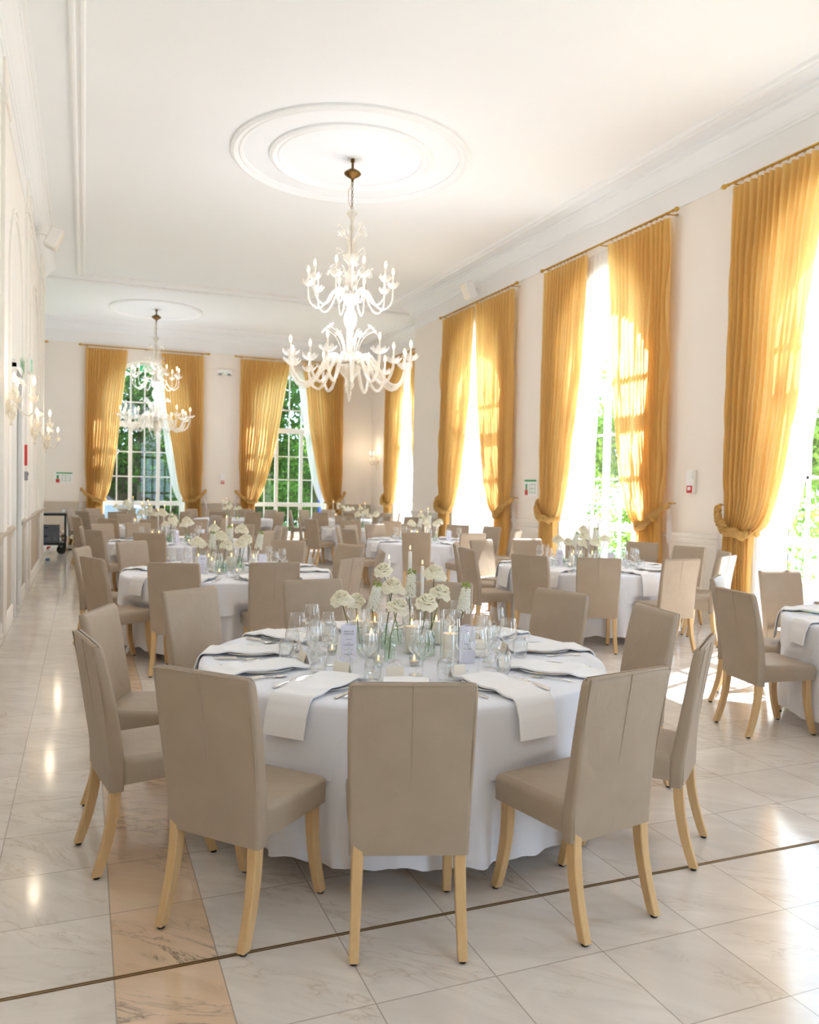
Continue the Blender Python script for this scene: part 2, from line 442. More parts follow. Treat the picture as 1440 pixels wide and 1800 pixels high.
# ceiling mouldings
RID = [(0, 0), (.0, -.03), (.02, -.045), (.045, -.045), (.06, -.02), (.10, -.02), (.11, -.04), (.14, -.04), (.15, -.015), (.16, 0)]
x0, x1, y0, y1 = -.17, 7.28, YN + .6, 19.72
g = G()
def rect_ring(x0, y0, x1, y1, w):
    return [(x0 + w, y0 + w), (x1 - w, y0 + w), (x1 - w, y1 - w), (x0 + w, y1 - w)]
rings = []
for w, dz in RID: rings.append([(x, y, ZC + dz) for x, y in rect_ring(x0, y0, x1, y1, w)])
g.loft(rings, True); trim(g)
g = G(); g.loft([[(x, y, ZC + dz) for x, y in rect_ring(XTL + .4, 20.15, XTR - .45, YB - .45, w)] for w, dz in RID], True); trim(g)
def rose(cx, cy, rs):
    g = G()
    for r, w in rs: g.lathe([(r, 0), (r, -.03), (r - .25 * w, -.05), (r - .5 * w, -.03), (r - .6 * w, -.02), (r - .75 * w, -.035), (r - w, -.02), (r - w, 0)], 72, (cx, cy, ZC))
    return trim(g, None, True)
rose(3.49, 11.14, [(1.68, .17), (1.15, .17)])
rose(1.76, 22.75, [(1.20, .16)])

# ------------------------------------------------------------------ windows
WN = [0]
def window(mp, c, d0=.34, plain=None):
    WN[0] += 1
    w = tag(link('window_%d' % WN[0], None), kind='structure')
    g, gp = G(), G()
    def bar(s0, s1, z0, z1, t=.05, d=d0):
        v = [mp(c + s, d + e, z) for e in (-t / 2, t / 2) for s, z in ((s0, z0), (s1, z0), (s1, z1), (s0, z1))]
        g.add(v, [(0, 1, 2, 3), (4, 5, 6, 7), (0, 1, 5, 4), (1, 2, 6, 5), (2, 3, 7, 6), (3, 0, 4, 7)])
    zt = lambda s: ZS + sqrt(max(0, HW * HW - s * s)) - .03
    bar(-HW, -HW + .09, 0, ZS, .08); bar(HW - .09, HW, 0, ZS, .08)
    n = 28
    for i in range(n):                     # arched head
        a, b = pi * i / n, pi * (i + 1) / n
        P = [(-HW * cos(a), ZS + HW * sin(a)), (-HW * cos(b), ZS + HW * sin(b)), (-(HW - .09) * cos(b), ZS + (HW - .09) * sin(b)), (-(HW - .09) * cos(a), ZS + (HW - .09) * sin(a))]
        v = [mp(c + s, d0 + e, z) for e in (-.04, .04) for s, z in P]
        g.add(v, [(0, 1, 2, 3), (4, 5, 6, 7), (0, 1, 5, 4), (2, 3, 7, 6)])
    bar(-HW, HW, 3.36, 3.52, .08)
    for s in (-.40, .40): bar(s - .055, s + .055, 0, 3.4, .07); bar(s - .022, s + .022, 3.5, zt(s), .05)
    for s in (-.78, 0, .78): bar(s - .018, s + .018, .2, 3.4, .04); bar(s - .016, s + .016, 3.5, zt(s), .04)
    bar(-HW, HW, 0, .22, .06); bar(-HW, HW, 1.02, 1.15, .06)
    for z in (1.88, 2.62): bar(-HW, HW, z - .018, z + .018, .04)
    bar(-HW, HW, 4.08, 4.12, .04)
    part('window_frame', g, M['frame'], w, smooth=False)
    P = [(-HW, 0), (HW, 0)] + [(HW * cos(pi * i / n), ZS + HW * sin(pi * i / n)) for i in range(n + 1)]
    gp.add([mp(c + s, d0, z) for s, z in P], [tuple(range(len(P)))])
    part('pane', gp, M['pane'], w, smooth=False)
    return w
for c in RIGHT_C: window(mpR, c)
window(mpT, 22.0)
for c in BACK_C: window(mpB, c)
for c in (4.6,): window(mpN, c)

# ------------------------------------------------------------------ curtains
ZR, ZT = 5.62, 1.20
def drape_fn(mp, so, dirn, wtop, seed, nf, p, zt=ZT, off=0.0, wt=.46, d=-.16, amp=.066):
    r = random.Random(seed); ph = [r.uniform(0, 6.28) for _ in range(4)]
    def fn(u, v):
        z = (ZR - .07) * (1 - v) + .012 * v
        if z >= zt:
            s = (z - zt) / (ZR - .07 - zt); wi = wt + (wtop - wt) * s ** p
        else:
            k = (zt - z) / zt; wi = wt + .05 * k; s = 0
        shift = .05 * max(0, 1 - abs(z - zt) / 1.0)
        # the outer part hangs straight, the inner folds take the sweep
        wob = .012 * sin(2.1 * z + ph[0])
        uu = u + .012 * sin(2 * pi * 3 * u + ph[1]) + .006 * sin(4 * z + 9 * u)
        A = amp * (.75 + .25 * min(1, (ZR - z) / .8)) * (1 if z > zt + .5 else .75)
        f = sin(2 * pi * nf * uu + ph[2] + .25 * sin(z * 1.3 + ph[3]))
        f = f * (1 - .25 * f * f) * 1.3
        g2 = .3 * sin(2 * pi * nf * 2.7 * uu + ph[3] + z * .4) * min(1, (ZR - z) / 1.5)
        return mp(so + dirn * (shift + off + u * wi + wob * u), d - A * (f + g2) * (.9 + .1 * sin(z)), z)
    return fn
def curtain(mp, so, dirn, wtop, label, seed, p=.45, group=None):
    """so: outer edge on the wall; dirn: +1/-1 towards the window middle"""
    c = mp(so, -.16, 0)
    t = thing('gold_curtain', label, 'curtain', c, 0, group)
    loc = lambda s, d, z: tuple(Vector(mp(s, d, z)) - Vector(c))
    g = G(); g.grid(drape_fn(loc, so, dirn, wtop, seed, 14, p), 150, 44)
    part('drape', g, M['gold'], t, angle=None)
    # ruffled tieback from the wall hook round the gathered cloth
    r = random.Random(seed + 5); g = G(); pts, rad = [], []
    for i in range(45):
        k = i / 44
        s = so + dirn * (-.10 + .68 * k); z = ZT + .28 - .36 * sin(k * pi * .62) + .05 * k
        d = -.13 - .17 * sin(pi * min(1, k * 1.05)) ** .6
        pts.append(loc(s, d + .012 * sin(i * 2.2), z + .02 * sin(i * 1.9 + 1))); rad.append((.05 + .018 * sin(i * 2.4) + r.uniform(-.008, .008)) * (.75 + .35 * sin(pi * k)))
    g.tube(pts, rad, 9); part('tieback', g, M['gold'], t, angle=None)
    g = G()
    for k in (0, 1):
        g.grid(lambda u, v: loc(so + dirn * (-.13 + .03 * k + (.05 + .012 * sin(v * 7)) * u - .02 * v), -.10 - .02 * k - .012 * sin(v * 9 + 2 * u), ZT + .30 - v * (.75 - .2 * k)), 3, 14)
    part('ribbon', g, M['organza'], t, angle=None)
    g = G(); g.tube([loc(so - dirn * .10, -.004, ZT + .32), loc(so - dirn * .10, -.10, ZT + .32)], .008, 8); g.lathe([(.0, -.02), (.018, -.014), (.022, 0), (.018, .014), (0, .02)], 10, loc(so - dirn * .10, -.105, ZT + .32))
    part('wall_hook', g, M['brass'], t)
    return t
def sheer(mp, so, dirn, wtop, label, seed, p=.4, wt=.75, straight=False, group=None):
    c = mp(so, -.05, 0); loc = lambda s, d, z: tuple(Vector(mp(s, d, z)) - Vector(c))
    g = G()
    if straight: fn = drape_fn(loc, so, dirn, wtop, seed, 20, 1.0, -1.0, 0, wtop, -.045, .017)
    else: fn = drape_fn(loc, so, dirn, wtop, seed, 14, p, ZT, 0, wt, -.045, .017)
    g.grid(fn, 110, 30)
    return solo('sheer_curtain', g, M['sheer'], label, 'curtain', c, 0, group, angle=None)
RING = {}
def rod(mp, s0, s1, label, seed=1, spans=(), group='brass curtain rods'):
    c = mp((s0 + s1) / 2, -.16, ZR); loc = lambda s, d, z: tuple(Vector(mp(s, d, z)) - Vector(c))
    t = thing('curtain_rod', label, 'curtain rod', c, 0, group)
    g = G(); g.tube([loc(s0, -.16, ZR), loc(s1, -.16, ZR)], .016, 10); part('pole', g, M['brass'], t)
    ax = (Vector(loc(s1, -.16, ZR)) - Vector(loc(s0, -.16, ZR))).normalized()
    for s, sg in ((s0, -1), (s1, 1)):
        g = G(); m = Matrix.Translation(loc(s, -.16, ZR)) @ (ax * sg).to_track_quat('Z', 'Y').to_matrix().to_4x4()
        g.lathe([(.0, -.01), (.022, -.005), (.022, .01), (.014, .02), (.026, .05), (.034, .075), (.026, .10), (.012, .125), (0, .135)], 12, (0, 0, 0), m); part('finial', g, M['brass'], t)
    for s in (s0 + .10, (s0 + s1) / 2, s1 - .10):
        g = G(); g.tube([loc(s, -.002, ZR - .01), loc(s, -.08, ZR - .02), loc(s, -.16, ZR - .02)], .010, 6); g.lathe([(0, 0), (.03, 0), (.03, .01), (0, .012)], 10, loc(s, -.004, ZR - .012)); part('bracket', g, M['brass'], t)
    src = None
    for a, b in spans:
        n = 12
        for i in range(n):
            s = a + (b - a) * (i + .5) / n
            if src is None:
                g = G(); m = ax.to_track_quat('Z', 'Y').to_matrix().to_4x4()
                g.lathe([(.021 + .005 * cos(2 * pi * k / 6), .005 * sin(2 * pi * k / 6)) for k in range(7)], 12, (0, 0, 0), m)
                src = part('ring', g, M['brass'], t); o = src
            else:
                o = src.copy(); COL.objects.link(o); o.parent = t
            o.location = loc(s, -.16, ZR - .008)
    return t
def dress(mp, c, wd, names, seed, wtops=(1.36, 1.42), ps=(.5, .4), sheers=(), hw=1.66):
    """wd: words for the window; near/low-s side first"""
    (na, nb) = names
    curtain(mp, c - hw, 1, wtops[0], 'gold curtain tied on the %s side of %s' % (na, wd), seed, ps[0], 'gold curtains on tall windows')
    curtain(mp, c + hw, -1, wtops[1], 'gold curtain tied on the %s side of %s' % (nb, wd), seed + 1, ps[1], 'gold curtains on tall windows')
    rod(mp, c - hw - .06, c + hw + .06, 'brass curtain rod with finials above %s' % wd, seed, ((c - hw, c - hw + wtops[0]), (c + hw - wtops[1], c + hw)))
    for side, wt_, pp, st in sheers:
        so, dn, nm = (c - hw + .12, 1, na) if side == 0 else (c + hw - .12, -1, nb)
        sheer(mp, so, dn, wt_, 'white sheer on the %s side of %s' % (nm, wd), seed + 3 + side, pp, (.62 if c < 8 else .8) if mp is mpR else .52, st, 'white sheer curtains')
WR = ('camera', 'far')
dress(mpR, 6.57, 'the window cut by the picture edge', WR, 11, sheers=((1, 1.52, .40, False),))
dress(mpR, 11.07, 'the right-wall window showing the parasol', WR, 21, wtops=(1.42, 1.30), ps=(.40, .5), sheers=((1, 1.55, .25, False),))
dress(mpR, 15.57, 'the third right-wall window', WR, 31, wtops=(1.60, 1.62), ps=(.42, .42), sheers=((1, 1.50, 0, True), (0, 1.50, 0, True)))
dress(mpR, 2.07, 'the window beside the camera', WR, 41)
dress(mpT, 22.0, 'the window in the far recess', WR, 51, sheers=((1, 1.5, 0, True), (0, 1.5, 0, True)))
dress(mpB, 1.68, 'the window behind the smaller chandelier', ('left', 'right'), 61, wtops=(1.14, 1.26), ps=(.5, .55), sheers=((1, 1.30, .55, False),))
dress(mpB, 6.10, 'the window below the big chandelier', ('left', 'right'), 71, wtops=(1.56, 1.36), ps=(.55, .55), sheers=((1, 1.42, .55, False),))
rod(mpB, -4.4, -1.08, 'brass rod end peeping out beside the white side wall', 81)
# ------------------------------------------------------------------ chairs
def rrect(w0, w1, y0, y1, r, z, n=5, lean=0.0):
    """rounded rectangle in plan, x half width w0 at y0 and w1 at y1"""
    pts = []
    for cx, cy, a0, w in ((1, 1, 0, w1), (-1, 1, 90, w1), (-1, 0, 180, w0), (1, 0, 270, w0)):
        for i in range(n + 1):
            a = radians(a0 + 90 * i / n)
            px = cx * (w - r) + r * cos(a); py = (y1 - r if cy else y0 + r) + r * sin(a)
            pts.append((px, py, z))
    return pts
def back_y(z):
    """rear face of the backrest and of the rear leg"""
    if z >= .5: k = (z - .5) / .485; return -.20 - .075 * k ** 1.15
    k = (.5 - z) / .5; return -.20 - .075 * k ** 2.0 + .012 * sin(pi * k)
def make_chair(detail=True):
    t = thing('dining_chair', 'taupe leather dining chair', 'chair')
    g = G(); rings = []
    zs = [.355, .36, .40, .44, .48, .52, .57, .62, .68, .74, .80, .86, .91, .95, .970, .981, .985]
    for z in zs:
        yb = back_y(z); th = .062 - .018 * max(0, (z - .5) / .485)
        w = .212 + .013 * min(1, max(0, (z - .36) / .4)); e = 0
        if z > .96: e = .010 * ((z - .96) / .025) ** 2
        dz = lambda x: 0
        rings.append(rrect(w - e, w - e, yb + e, yb + th - e, .017, z))
    for i, r in enumerate(rings):       # the cover's lower hem arches up between the legs
        k = max(0, 1 - (zs[i] - .355) / .08)
        rings[i] = [(x, y + .004 * sin(9 * zs[i] + 5 * x), z + k * .022 * cos(x / .21 * pi / 2)) for x, y, z in r]
    g.loft(rings, True, True)
    if detail:
        zz = [.372 + (.978 - .372) * i / 16 for i in range(17)]
        g.tube([(0, back_y(z) + .0008, z) for z in zz], .0024, 6)
        for s in (-1, 1): g.tube([(s * ((.212 + .013 * min(1, max(0, (z - .36) / .4))) - .010), back_y(z) + .0030, z) for z in zz], .0028, 5)
        g.tube([(-.215 + .43 * i / 8, back_y(.976) + .003, .979) for i in range(9)], .0026, 5)
    part('backrest', g, M['leather'], t, angle=50)
    g = G(); rings = []
    for z, e in ((.372, .004), (.376, 0), (.42, 0), (.462, -.002), (.480, .0), (.490, .008), (.496, .022)):
        rings.append(rrect(.213 - e, .228 - e, -.150, .245 - e, .028, z))
    rr = []
    for i, r in enumerate(rings):
        k = max(0, 1 - (i / 2.0))
        rr.append([(x, y, z + (k * (.030 * min(1, max(0, (y + .16) / .2)) + .012 * cos(max(-1, min(1, y / .25)) * pi / 2))) + (.004 * cos(x * 7) * cos(y * 6) if i > 4 else 0)) for x, y, z in r])
    g.loft(rr, True, False)
    # domed seat top
    top = rr[-1]; cxs = sum(p[0] for p in top) / len(top); cys = sum(p[1] for p in top) / len(top)
    rings2 = [[(cxs + (p[0] - cxs) * k, cys + (p[1] - cys) * k, p[2] + dz) for p in top] for k, dz in ((1, 0), (.75, .006), (.4, .009), (.05, .010))]
    g.loft(rings2, True, False); g.add([rings2[-1][i] for i in range(len(top))], [tuple(range(len(top)))])
    if detail:
        loop = [(p[0] * 1.002, p[1], p[2] - .004) for p in rr[-2]]
        g.tube(loop + [loop[0]], .0026, 5, False)
    part('seat', g, M['leather'], t, angle=50)
    for s in (-1, 1):
        for rear in (True, False):
            g = G(); rings = []; zt = .40 if rear else .415
            for i in range(9):
                z = zt * (1 - i / 8) + .012 * i / 8; k = 1 - z / .42
                h = .021 - .004 * k
                if rear: y = back_y(z) + .026
                else: y = .205 + .055 * max(0, k) ** 1.8 - .012 * sin(pi * min(1, max(0, k)))
                x = s * (.180 + .010 * k)
                rings.append([(x - h, y - h, z), (x - h + .004, y - h - .003, z), (x + h - .004, y - h - .003, z), (x + h, y - h, z), (x + h, y + h, z), (x - h, y + h, z)])
            g.loft(rings, True, True)
            l = part('leg', g, M['beech'], t, smooth=False)
            if detail:
                cx, cy = s * .190, (back_y(.012) + .026 if rear else .26)
                g = G(); g.lathe([(0, 0), (.013, 0), (.014, .006), (.012, .0125)], 10, (cx, cy, 0)); part('foot_pad', g, M['pad'], l)
    return t
CH_HI, CH_LO = Proto(lambda: make_chair(True)), Proto(lambda: make_chair(False))
ORD = ['closest', 'first', 'second', 'third', 'fourth', 'fifth', 'sixth', 'seventh', 'eighth', 'ninth', 'tenth', 'eleventh', 'twelfth']
TABLES = {}
def deg(a): return atan2(sin(radians(a)), cos(radians(a)))
def table_chairs(key, C, words, items, hi=True, group=None):
    """items: (x, y, face_deg, 'b'|'f') measured top edge middles"""
    L = []
    for x, y, fa, k in items:
        fa = radians(fa); o = .275 if k == 'b' else .228
        px, py = x + o * sin(fa), y + o * cos(fa)
        dx, dy = px - C[0], py - C[1]; dd = sqrt(dx * dx + dy * dy)
        if dd < 1.22: px, py = C[0] + dx * 1.22 / dd, C[1] + dy * 1.22 / dd
        L.append((px, py, fa))
    # order clockwise seen from above starting with the chair closest to the camera
    i0 = min(range(len(L)), key=lambda i: L[i][0] ** 2 + L[i][1] ** 2)
    ang = lambda p: atan2(p[0] - C[0], p[1] - C[1])
    a0 = ang(L[i0])
    L.sort(key=lambda p: (ang(p) - a0) % (2 * pi) if (ang(p) - a0) % (2 * pi) < 2 * pi - 1e-6 else 0)
    view = atan2(C[0], C[1])
    out = []
    for i, (x, y, fa) in enumerate(L):
        rel = (fa - view + pi) % (2 * pi) - pi
        look = 'seen from behind' if abs(rel) < .75 else ('facing us' if abs(rel) > 2.3 else ('facing right' if rel > 0 else 'facing left'))
        lab = ('taupe chair %s, closest one at %s' % (look, words)) if i == 0 else 'taupe chair %s, %s clockwise from the closest at %s' % (look, ORD[i], words)
        (CH_HI if hi else CH_LO).put((x, y, 0), -fa, lab, group or 'dining chairs around the round tables')
        out.append((x, y, fa, 'at the closest place' if i == 0 else 'at the %s place clockwise' % ORD[i]))
    TABLES[key] = (C, words, out)
def ring_items(C, angs, r=1.6, jit=0.0, seed=1):
    rr = random.Random(seed)
    return [(C[0] - (r + rr.uniform(-jit, jit)) * sin(radians(a)), C[1] - (r + rr.uniform(-jit, jit)) * cos(radians(a)), a + rr.uniform(-4, 4) * (jit > 0), 'b') for a in angs]
def toward(C, L):
    return [(x, y, math.degrees(atan2(C[0] - x, C[1] - y)) if a is None else a, k) for x, y, a, k in L]
T1 = (1.60, 4.05)
table_chairs('T1', T1, 'the large front table', [(1.0505, 2.5505, 18, 'b'), (.382, 2.946, 48, 'b'), (-.0065, 3.77, 79, 'b'), (.0985, 4.607, 111, 'f'), (.648, 5.3445, 144, 'f'), (1.542, 5.689, 175, 'f'),
    (2.3955, 5.333, -146, 'f'), (2.9745, 4.6845, -107, 'f'), (3.074, 3.8505, -83, 'f'), (2.6605, 2.909, -42, 'b'), (1.8975, 2.4725, -12, 'b')])
T2 = (1.40, 8.58)
table_chairs('T2', T2, 'the second left-row table', toward(T2, [(.706, 7.1475, 21, 'b'), (1.565, 7.044, 2, 'b'), (2.375, 7.334, -40, 'b'), (2.99, 8.183, None, 'b'), (2.921, 9.2, -116, 'f'), (2.37, 10.0, -150, 'f'), (1.5, 10.16, 178, 'f'),
    (.534, 10.0, 140, 'f'), (.0, 9.12, 108, 'f'), (.05, 7.822, 66, 'b')]))
T3 = (1.40, 13.2)
table_chairs('T3', T3, 'the third left-row table', toward(T3, [(.834, 11.72, 20, 'b'), (.174, 12.4765, 58, 'b'), (-.0655, 13.45, 92, 'b'), (.29, 14.45, 142, 'f'), (.88, 14.8, 160, 'f'), (2.60, 14.35, -136, 'f'), (3.1, 13.6, -104, 'f')])
    + ring_items(T3, (-12, -46, -78, -168)), False)
T4 = (1.35, 17.8)
table_chairs('T4', T4, 'the fourth left-row table', ring_items(T4, (5, 36, 70, 104, 136, 163, -164, -116, -60, -28, -88), 1.6), False)
T5 = (5.65, 8.30)
table_chairs('T5', T5, 'the middle window-side table', toward(T5, [(4.0555, 8.3945, 93, 'b'), (4.317, 7.416, 61, 'b'), (4.8805, 6.9515, 26, 'b'), (5.72, 6.69, 3, 'b'), (6.5655, 6.9415, -26, 'b'), (7.09, 7.55, None, 'b'), (7.2, 8.33, -110, 'f'),
    (7.09, 9.13, -122, 'f'), (6.5, 9.70, -150, 'f'), (5.777, 9.953, -176, 'f'), (5.01, 9.84, 157, 'f'), (4.35, 9.33, 120, 'b')]))
T6 = (5.75, 3.98)
table_chairs('T6', T6, 'the right-edge table', toward(T6, [(4.21, 4.421, 100, 'b'), (4.80, 5.183, 140, 'f'), (5.8065, 5.5105, -176, 'f'), (4.36, 3.22, 62, 'b'), (6.7, 5.25, None, 'f'), (7.25, 4.4, None, 'f'), (5.2, 2.5, None, 'b')]))
T7 = (5.55, 12.95)
table_chairs('T7', T7, 'the third window-side table', ring_items(T7, (30, -3, -48, -78, -108, -136, -168, 163, 138, 112, 78), 1.6), False)
T8 = (5.95, 17.3)
table_chairs('T8', T8, 'the farthest window-side table', ring_items(T8, (70, 105, 150, 176, -150, -120, -90, -60, -30, 2, 33), 1.6), False)
T9 = (1.1, 22.0)
table_chairs('T9', T9, 'the left end-wall table', ring_items(T9, (46, 78, 112, 146, 180, 13, -20, -54, -150), 1.6), False)
T10 = (3.8, 22.4)
table_chairs('T10', T10, 'the middle end-wall table', ring_items(T10, (-10, 25, 138, 171, -156, -125, -45), 1.5), False)
T11 = (6.95, 22.3)
table_chairs('T11', T11, 'the right end-wall table', ring_items(T11, (42, 10, 110, 146, 178, -144, -28, -65), 1.6), False)

# ------------------------------------------------------------------ tables and linen
HT = .76
RT = 1.045
def cloth_mesh(R, zhem, nf, amp, seed, ztop, rin=0.0):
    r = random.Random(seed); ph = r.uniform(0, 6.28); ph2 = r.uniform(0, 6.28)
    na = 240; g = G(); rings = []
    def rad(a, k):
        w = sin(nf * a + ph + .8 * sin(3 * a + ph2)); w2 = sin((nf * 1.7) // 1 * a + ph2)
        return amp * k ** 1.3 * (w + .35 * w2)
    for rr in ((.0001, .3, .6, .85, .97) if rin == 0 else (rin, .85, .97)):
        rings.append([(R * rr * cos(2 * pi * i / na), R * rr * sin(2 * pi * i / na), ztop) for i in range(na)])
    for dr, dz in ((.99, .0015), (1.0, .007), (1.006, .018)):
        rings.append([(R * dr * cos(2 * pi * i / na), R * dr * sin(2 * pi * i / na), ztop - dz) for i in range(na)])
    n = 12
    for j in range(1, n + 1):
        k = j / n; z0 = ztop - .018
        ring = []
        for i in range(na):
            a = 2 * pi * i / na
            q = R * 1.006 + .012 * k + rad(a, k)
            hem = zhem + .012 * sin(nf * a + ph) * k
            ring.append((q * cos(a), q * sin(a), z0 + (hem - z0) * k))
        rings.append(ring)
    return g.loft(rings, True)
def press(g, C, rot, chairs):
    """the hanging cloth gives way where a chair seat touches it"""
    out = []; ca, sa = cos(rot), sin(rot)
    for x, y, z in g.v:
        if z < .56:
            wx, wy = C[0] + x * ca - y * sa, C[1] + x * sa + y * ca
            for cx, cy, fa, _ in chairs:
                f = Vector((sin(fa), cos(fa))); d = Vector((wx - cx, wy - cy)); ly = d.dot(f); lx = d.x * f.y - d.y * f.x
                lim = .262 if z < .52 else .262 - (z - .52) * 2
                if abs(lx) < .30 and ly < lim:
                    k = 1 if abs(lx) < .25 else (.30 - abs(lx)) / .05
                    wx += f.x * (lim - ly) * k; wy += f.y * (lim - ly) * k
            dx, dy = wx - C[0], wy - C[1]; x, y = dx * ca + dy * sa, -dx * sa + dy * ca
        out.append((x, y, z))
    g.v = out; return g
def make_table():
    t = thing('round_table', 'round banquet table under white cloths', 'table')
    g = G(); g.lathe([(0, .715), (RT - .01, .715), (RT, .722), (RT, .735), (RT - .01, .742), (0, .742)], 64); part('tabletop', g, M['beech'], t)
    for a in (25, 115, 205, 295):
        g = G(); x, y = .78 * cos(radians(a)), .78 * sin(radians(a))
        g.tube([(x * .92, y * .92, .714), (x, y, .02)], .02, 8); g.bbox((x, y, .02), (.05, .05, .04), .006); part('leg', g, M['pad'], t)
    return t
TB = Proto(make_table)
for i, (k, (C, words, chs)) in enumerate(TABLES.items()):
    a = .7 * i
    TB.put((C[0], C[1], 0), 0, 'round table with black feet under the cloths, %s' % words, 'round tables')
    for nm, R, zh, nf, amp, seed, zt, lab, grp, rz in (('table_skirt', RT + .004, .085, 26, .034, 3 + i, .7465, 'long white underskirt cloth reaching the floor, %s', 'long white table skirts', a), ('tablecloth', RT + .014, .45, 11, .030, 5 + i, .758, 'short white overcloth spread on %s', 'white tablecloths', a * 1.3)):
        solo(nm, press(cloth_mesh(R, zh, nf, amp, seed, zt), C, rz, chs), M['cloth'], lab % words, 'tablecloth', (C[0], C[1], 0), rz, grp, angle=None)
ZTOP = .7595
def tl(C, r, th, z=0.0): return (C[0] + r * sin(th), C[1] + r * cos(th), ZTOP + z)

# ------------------------------------------------------------------ tableware
def wine_profile(h, rb, rbowl, rrim, stem):
    P = [(.0005, .0035), (rb * .6, .003), (rb, .0), (rb, .002), (rb * .6, .005), (.006, .010), (.004, .02), (.0036, stem - .012), (.006, stem)]
    n = 9
    for i in range(n + 1):
        k = i / n
        r = .006 + (rbowl - .006) * sin(min(1, k / .42) * pi / 2) if k < .42 else rbowl + (rrim - rbowl) * ((k - .42) / .58) ** 1.5
        P.append((r, stem + .002 + (h - stem - .002) * k))
    P.append((rrim - .0012, h)); 
    return P
def lathe_thing(nm, cat, prof, mat, n=22):
    g = G(); g.lathe(prof, n); o = link(nm, g.mesh(nm, mat, True)); o['category'] = cat; return o
def stem_glass(nm, h, rb, rbowl, rrim, stem):
    def mk():
        t = thing(nm, 'glass', 'glass'); P = wine_profile(h, rb, rbowl, rrim, stem)
        g = G(); g.lathe(P[:9], 18); part('foot_and_stem', g, M['glass'], t, angle=None)
        g = G(); g.lathe(P[8:], 24); part('bowl', g, M['glass'], t, angle=None)
        return t
    return Proto(mk)
WINE = stem_glass('wine_glass', .235, .038, .046, .035, .095)
WHITE = stem_glass('white_wine_glass', .195, .033, .037, .029, .088)
TUMB = Proto(lambda: lathe_thing('water_tumbler', 'glass', [(.0005, .006), (.024, .006), (.030, .002), (.036, .02), (.041, .045), (.040, .075), (.034, .105), (.0328, .105), (.039, .075), (.040, .045)], M['glass']))
PLATE = Proto(lambda: lathe_thing('glass_plate', 'plate', [(.0005, .004), (.09, .003), (.11, .005), (.135, .012), (.155, .016), (.157, .018), (.153, .018), (.133, .015), (.108, .009), (.0005, .008)], M['plate'], 40))
def napkin_mesh(hang):
    # local: +y points outward over the table edge; strip 0.2 wide
    g = G(); W = .105
    path = [(-.20, .0225), (-.12, .0235), (0, .0235), (.12, .0235), (.165, .0225), (.20, .018), (.235, .013), (.258, .006), (.271, -.008), (.278, -.03)] + [(.286 + .020 * k, -.03 - hang * k) for k in (.25, .5, .75, 1)]
    PZ = [(0, .008), (.108, .009), (.133, .015), (.153, .018), (.160, .0185), (.18, .012), (.205, .006), (.5, .0045)]
    def pz(r):
        for (a, za), (b, zb) in zip(PZ, PZ[1:]):
            if r <= b: return za + (zb - za) * (r - a) / (b - a) + .0048
        return .006
    def fn(u, v):
        i = v * (len(path) - 1); a = int(min(i, len(path) - 2)); f = i - a
        y = path[a][0] * (1 - f) + path[a + 1][0] * f; z = path[a][1] * (1 - f) + path[a + 1][1] * f
        x = (u - .5) * 2 * W * (1 - .04 * v) + .012 * (v - .5)
        if y < .25 and v < .8: z = pz(sqrt(x * x + y * y)) + .001 * (1 + sin(6 * v + 3 * u))
        return (x, y, z)
    fn2 = lambda u, v: (lambda p: (p[0] * .985, p[1] + (.006 if p[2] < -.01 else 0), p[2] + (.008 if p[2] > -.01 else 0)))(fn(u, v))
    g.grid(fn, 8, 40); g.grid(fn2, 8, 40)
    n1 = 9 * 41
    for j in range(40):
        for i in (0, 8): g.f.append((j * 9 + i, (j + 1) * 9 + i, n1 + (j + 1) * 9 + i, n1 + j * 9 + i))
    for i in range(8):
        for j in (0, 40): g.f.append((j * 9 + i, j * 9 + i + 1, n1 + j * 9 + i + 1, n1 + j * 9 + i))
    return g
NAPS = [Proto((lambda h: lambda: (lambda o: (o.__setitem__('category', 'napkin'), o)[1])(link('folded_napkin', napkin_mesh(h).mesh('folded_napkin', M['napkin'], True, 40))))(h)) for h in (.15, .12, .19)]
def blade(g, pts):  # pts: (y, halfwidth, z, thickness)
    rings = [[(-w, y, z), (0, y, z + t), (w, y, z), (0, y, z - t * .3)] for y, w, z, t in pts]
    return g.loft(rings, True, True)
def make_knife():
    t = thing('table_knife', 'knife', 'cutlery')
    g = G(); blade(g, [(-.115, .007, .004, .004), (-.11, .010, .005, .006), (-.06, .008, .006, .006), (-.005, .006, .006, .006), (0, .0075, .006, .006)]); part('handle', g, M['silver'], t, angle=60)
    g = G(); blade(g, [(0, .006, .005, .002), (.02, .009, .004, .0014), (.08, .009, .003, .0012), (.105, .006, .003, .001), (.115, .001, .003, .0008)]); part('blade', g, M['silver'], t)
    return t
def make_spoon():
    t = thing('dessert_spoon', 'spoon', 'cutlery')
    g = G(); blade(g, [(-.10, .006, .005, .002), (-.09, .008, .006, .002), (-.03, .004, .007, .002), (.03, .0035, .006, .002), (.045, .006, .003, .002)]); part('handle', g, M['silver'], t, angle=60)
    g = G(); g.grid(lambda u, v: ((u - .5) * .040 * sin(pi * min(.97, max(.06, v))) ** .6, .04 + .055 * v, .006 - .005 * (1 - (2 * u - 1) ** 2) * sin(pi * v)), 8, 10); part('bowl', g, M['silver'], t)
    return t
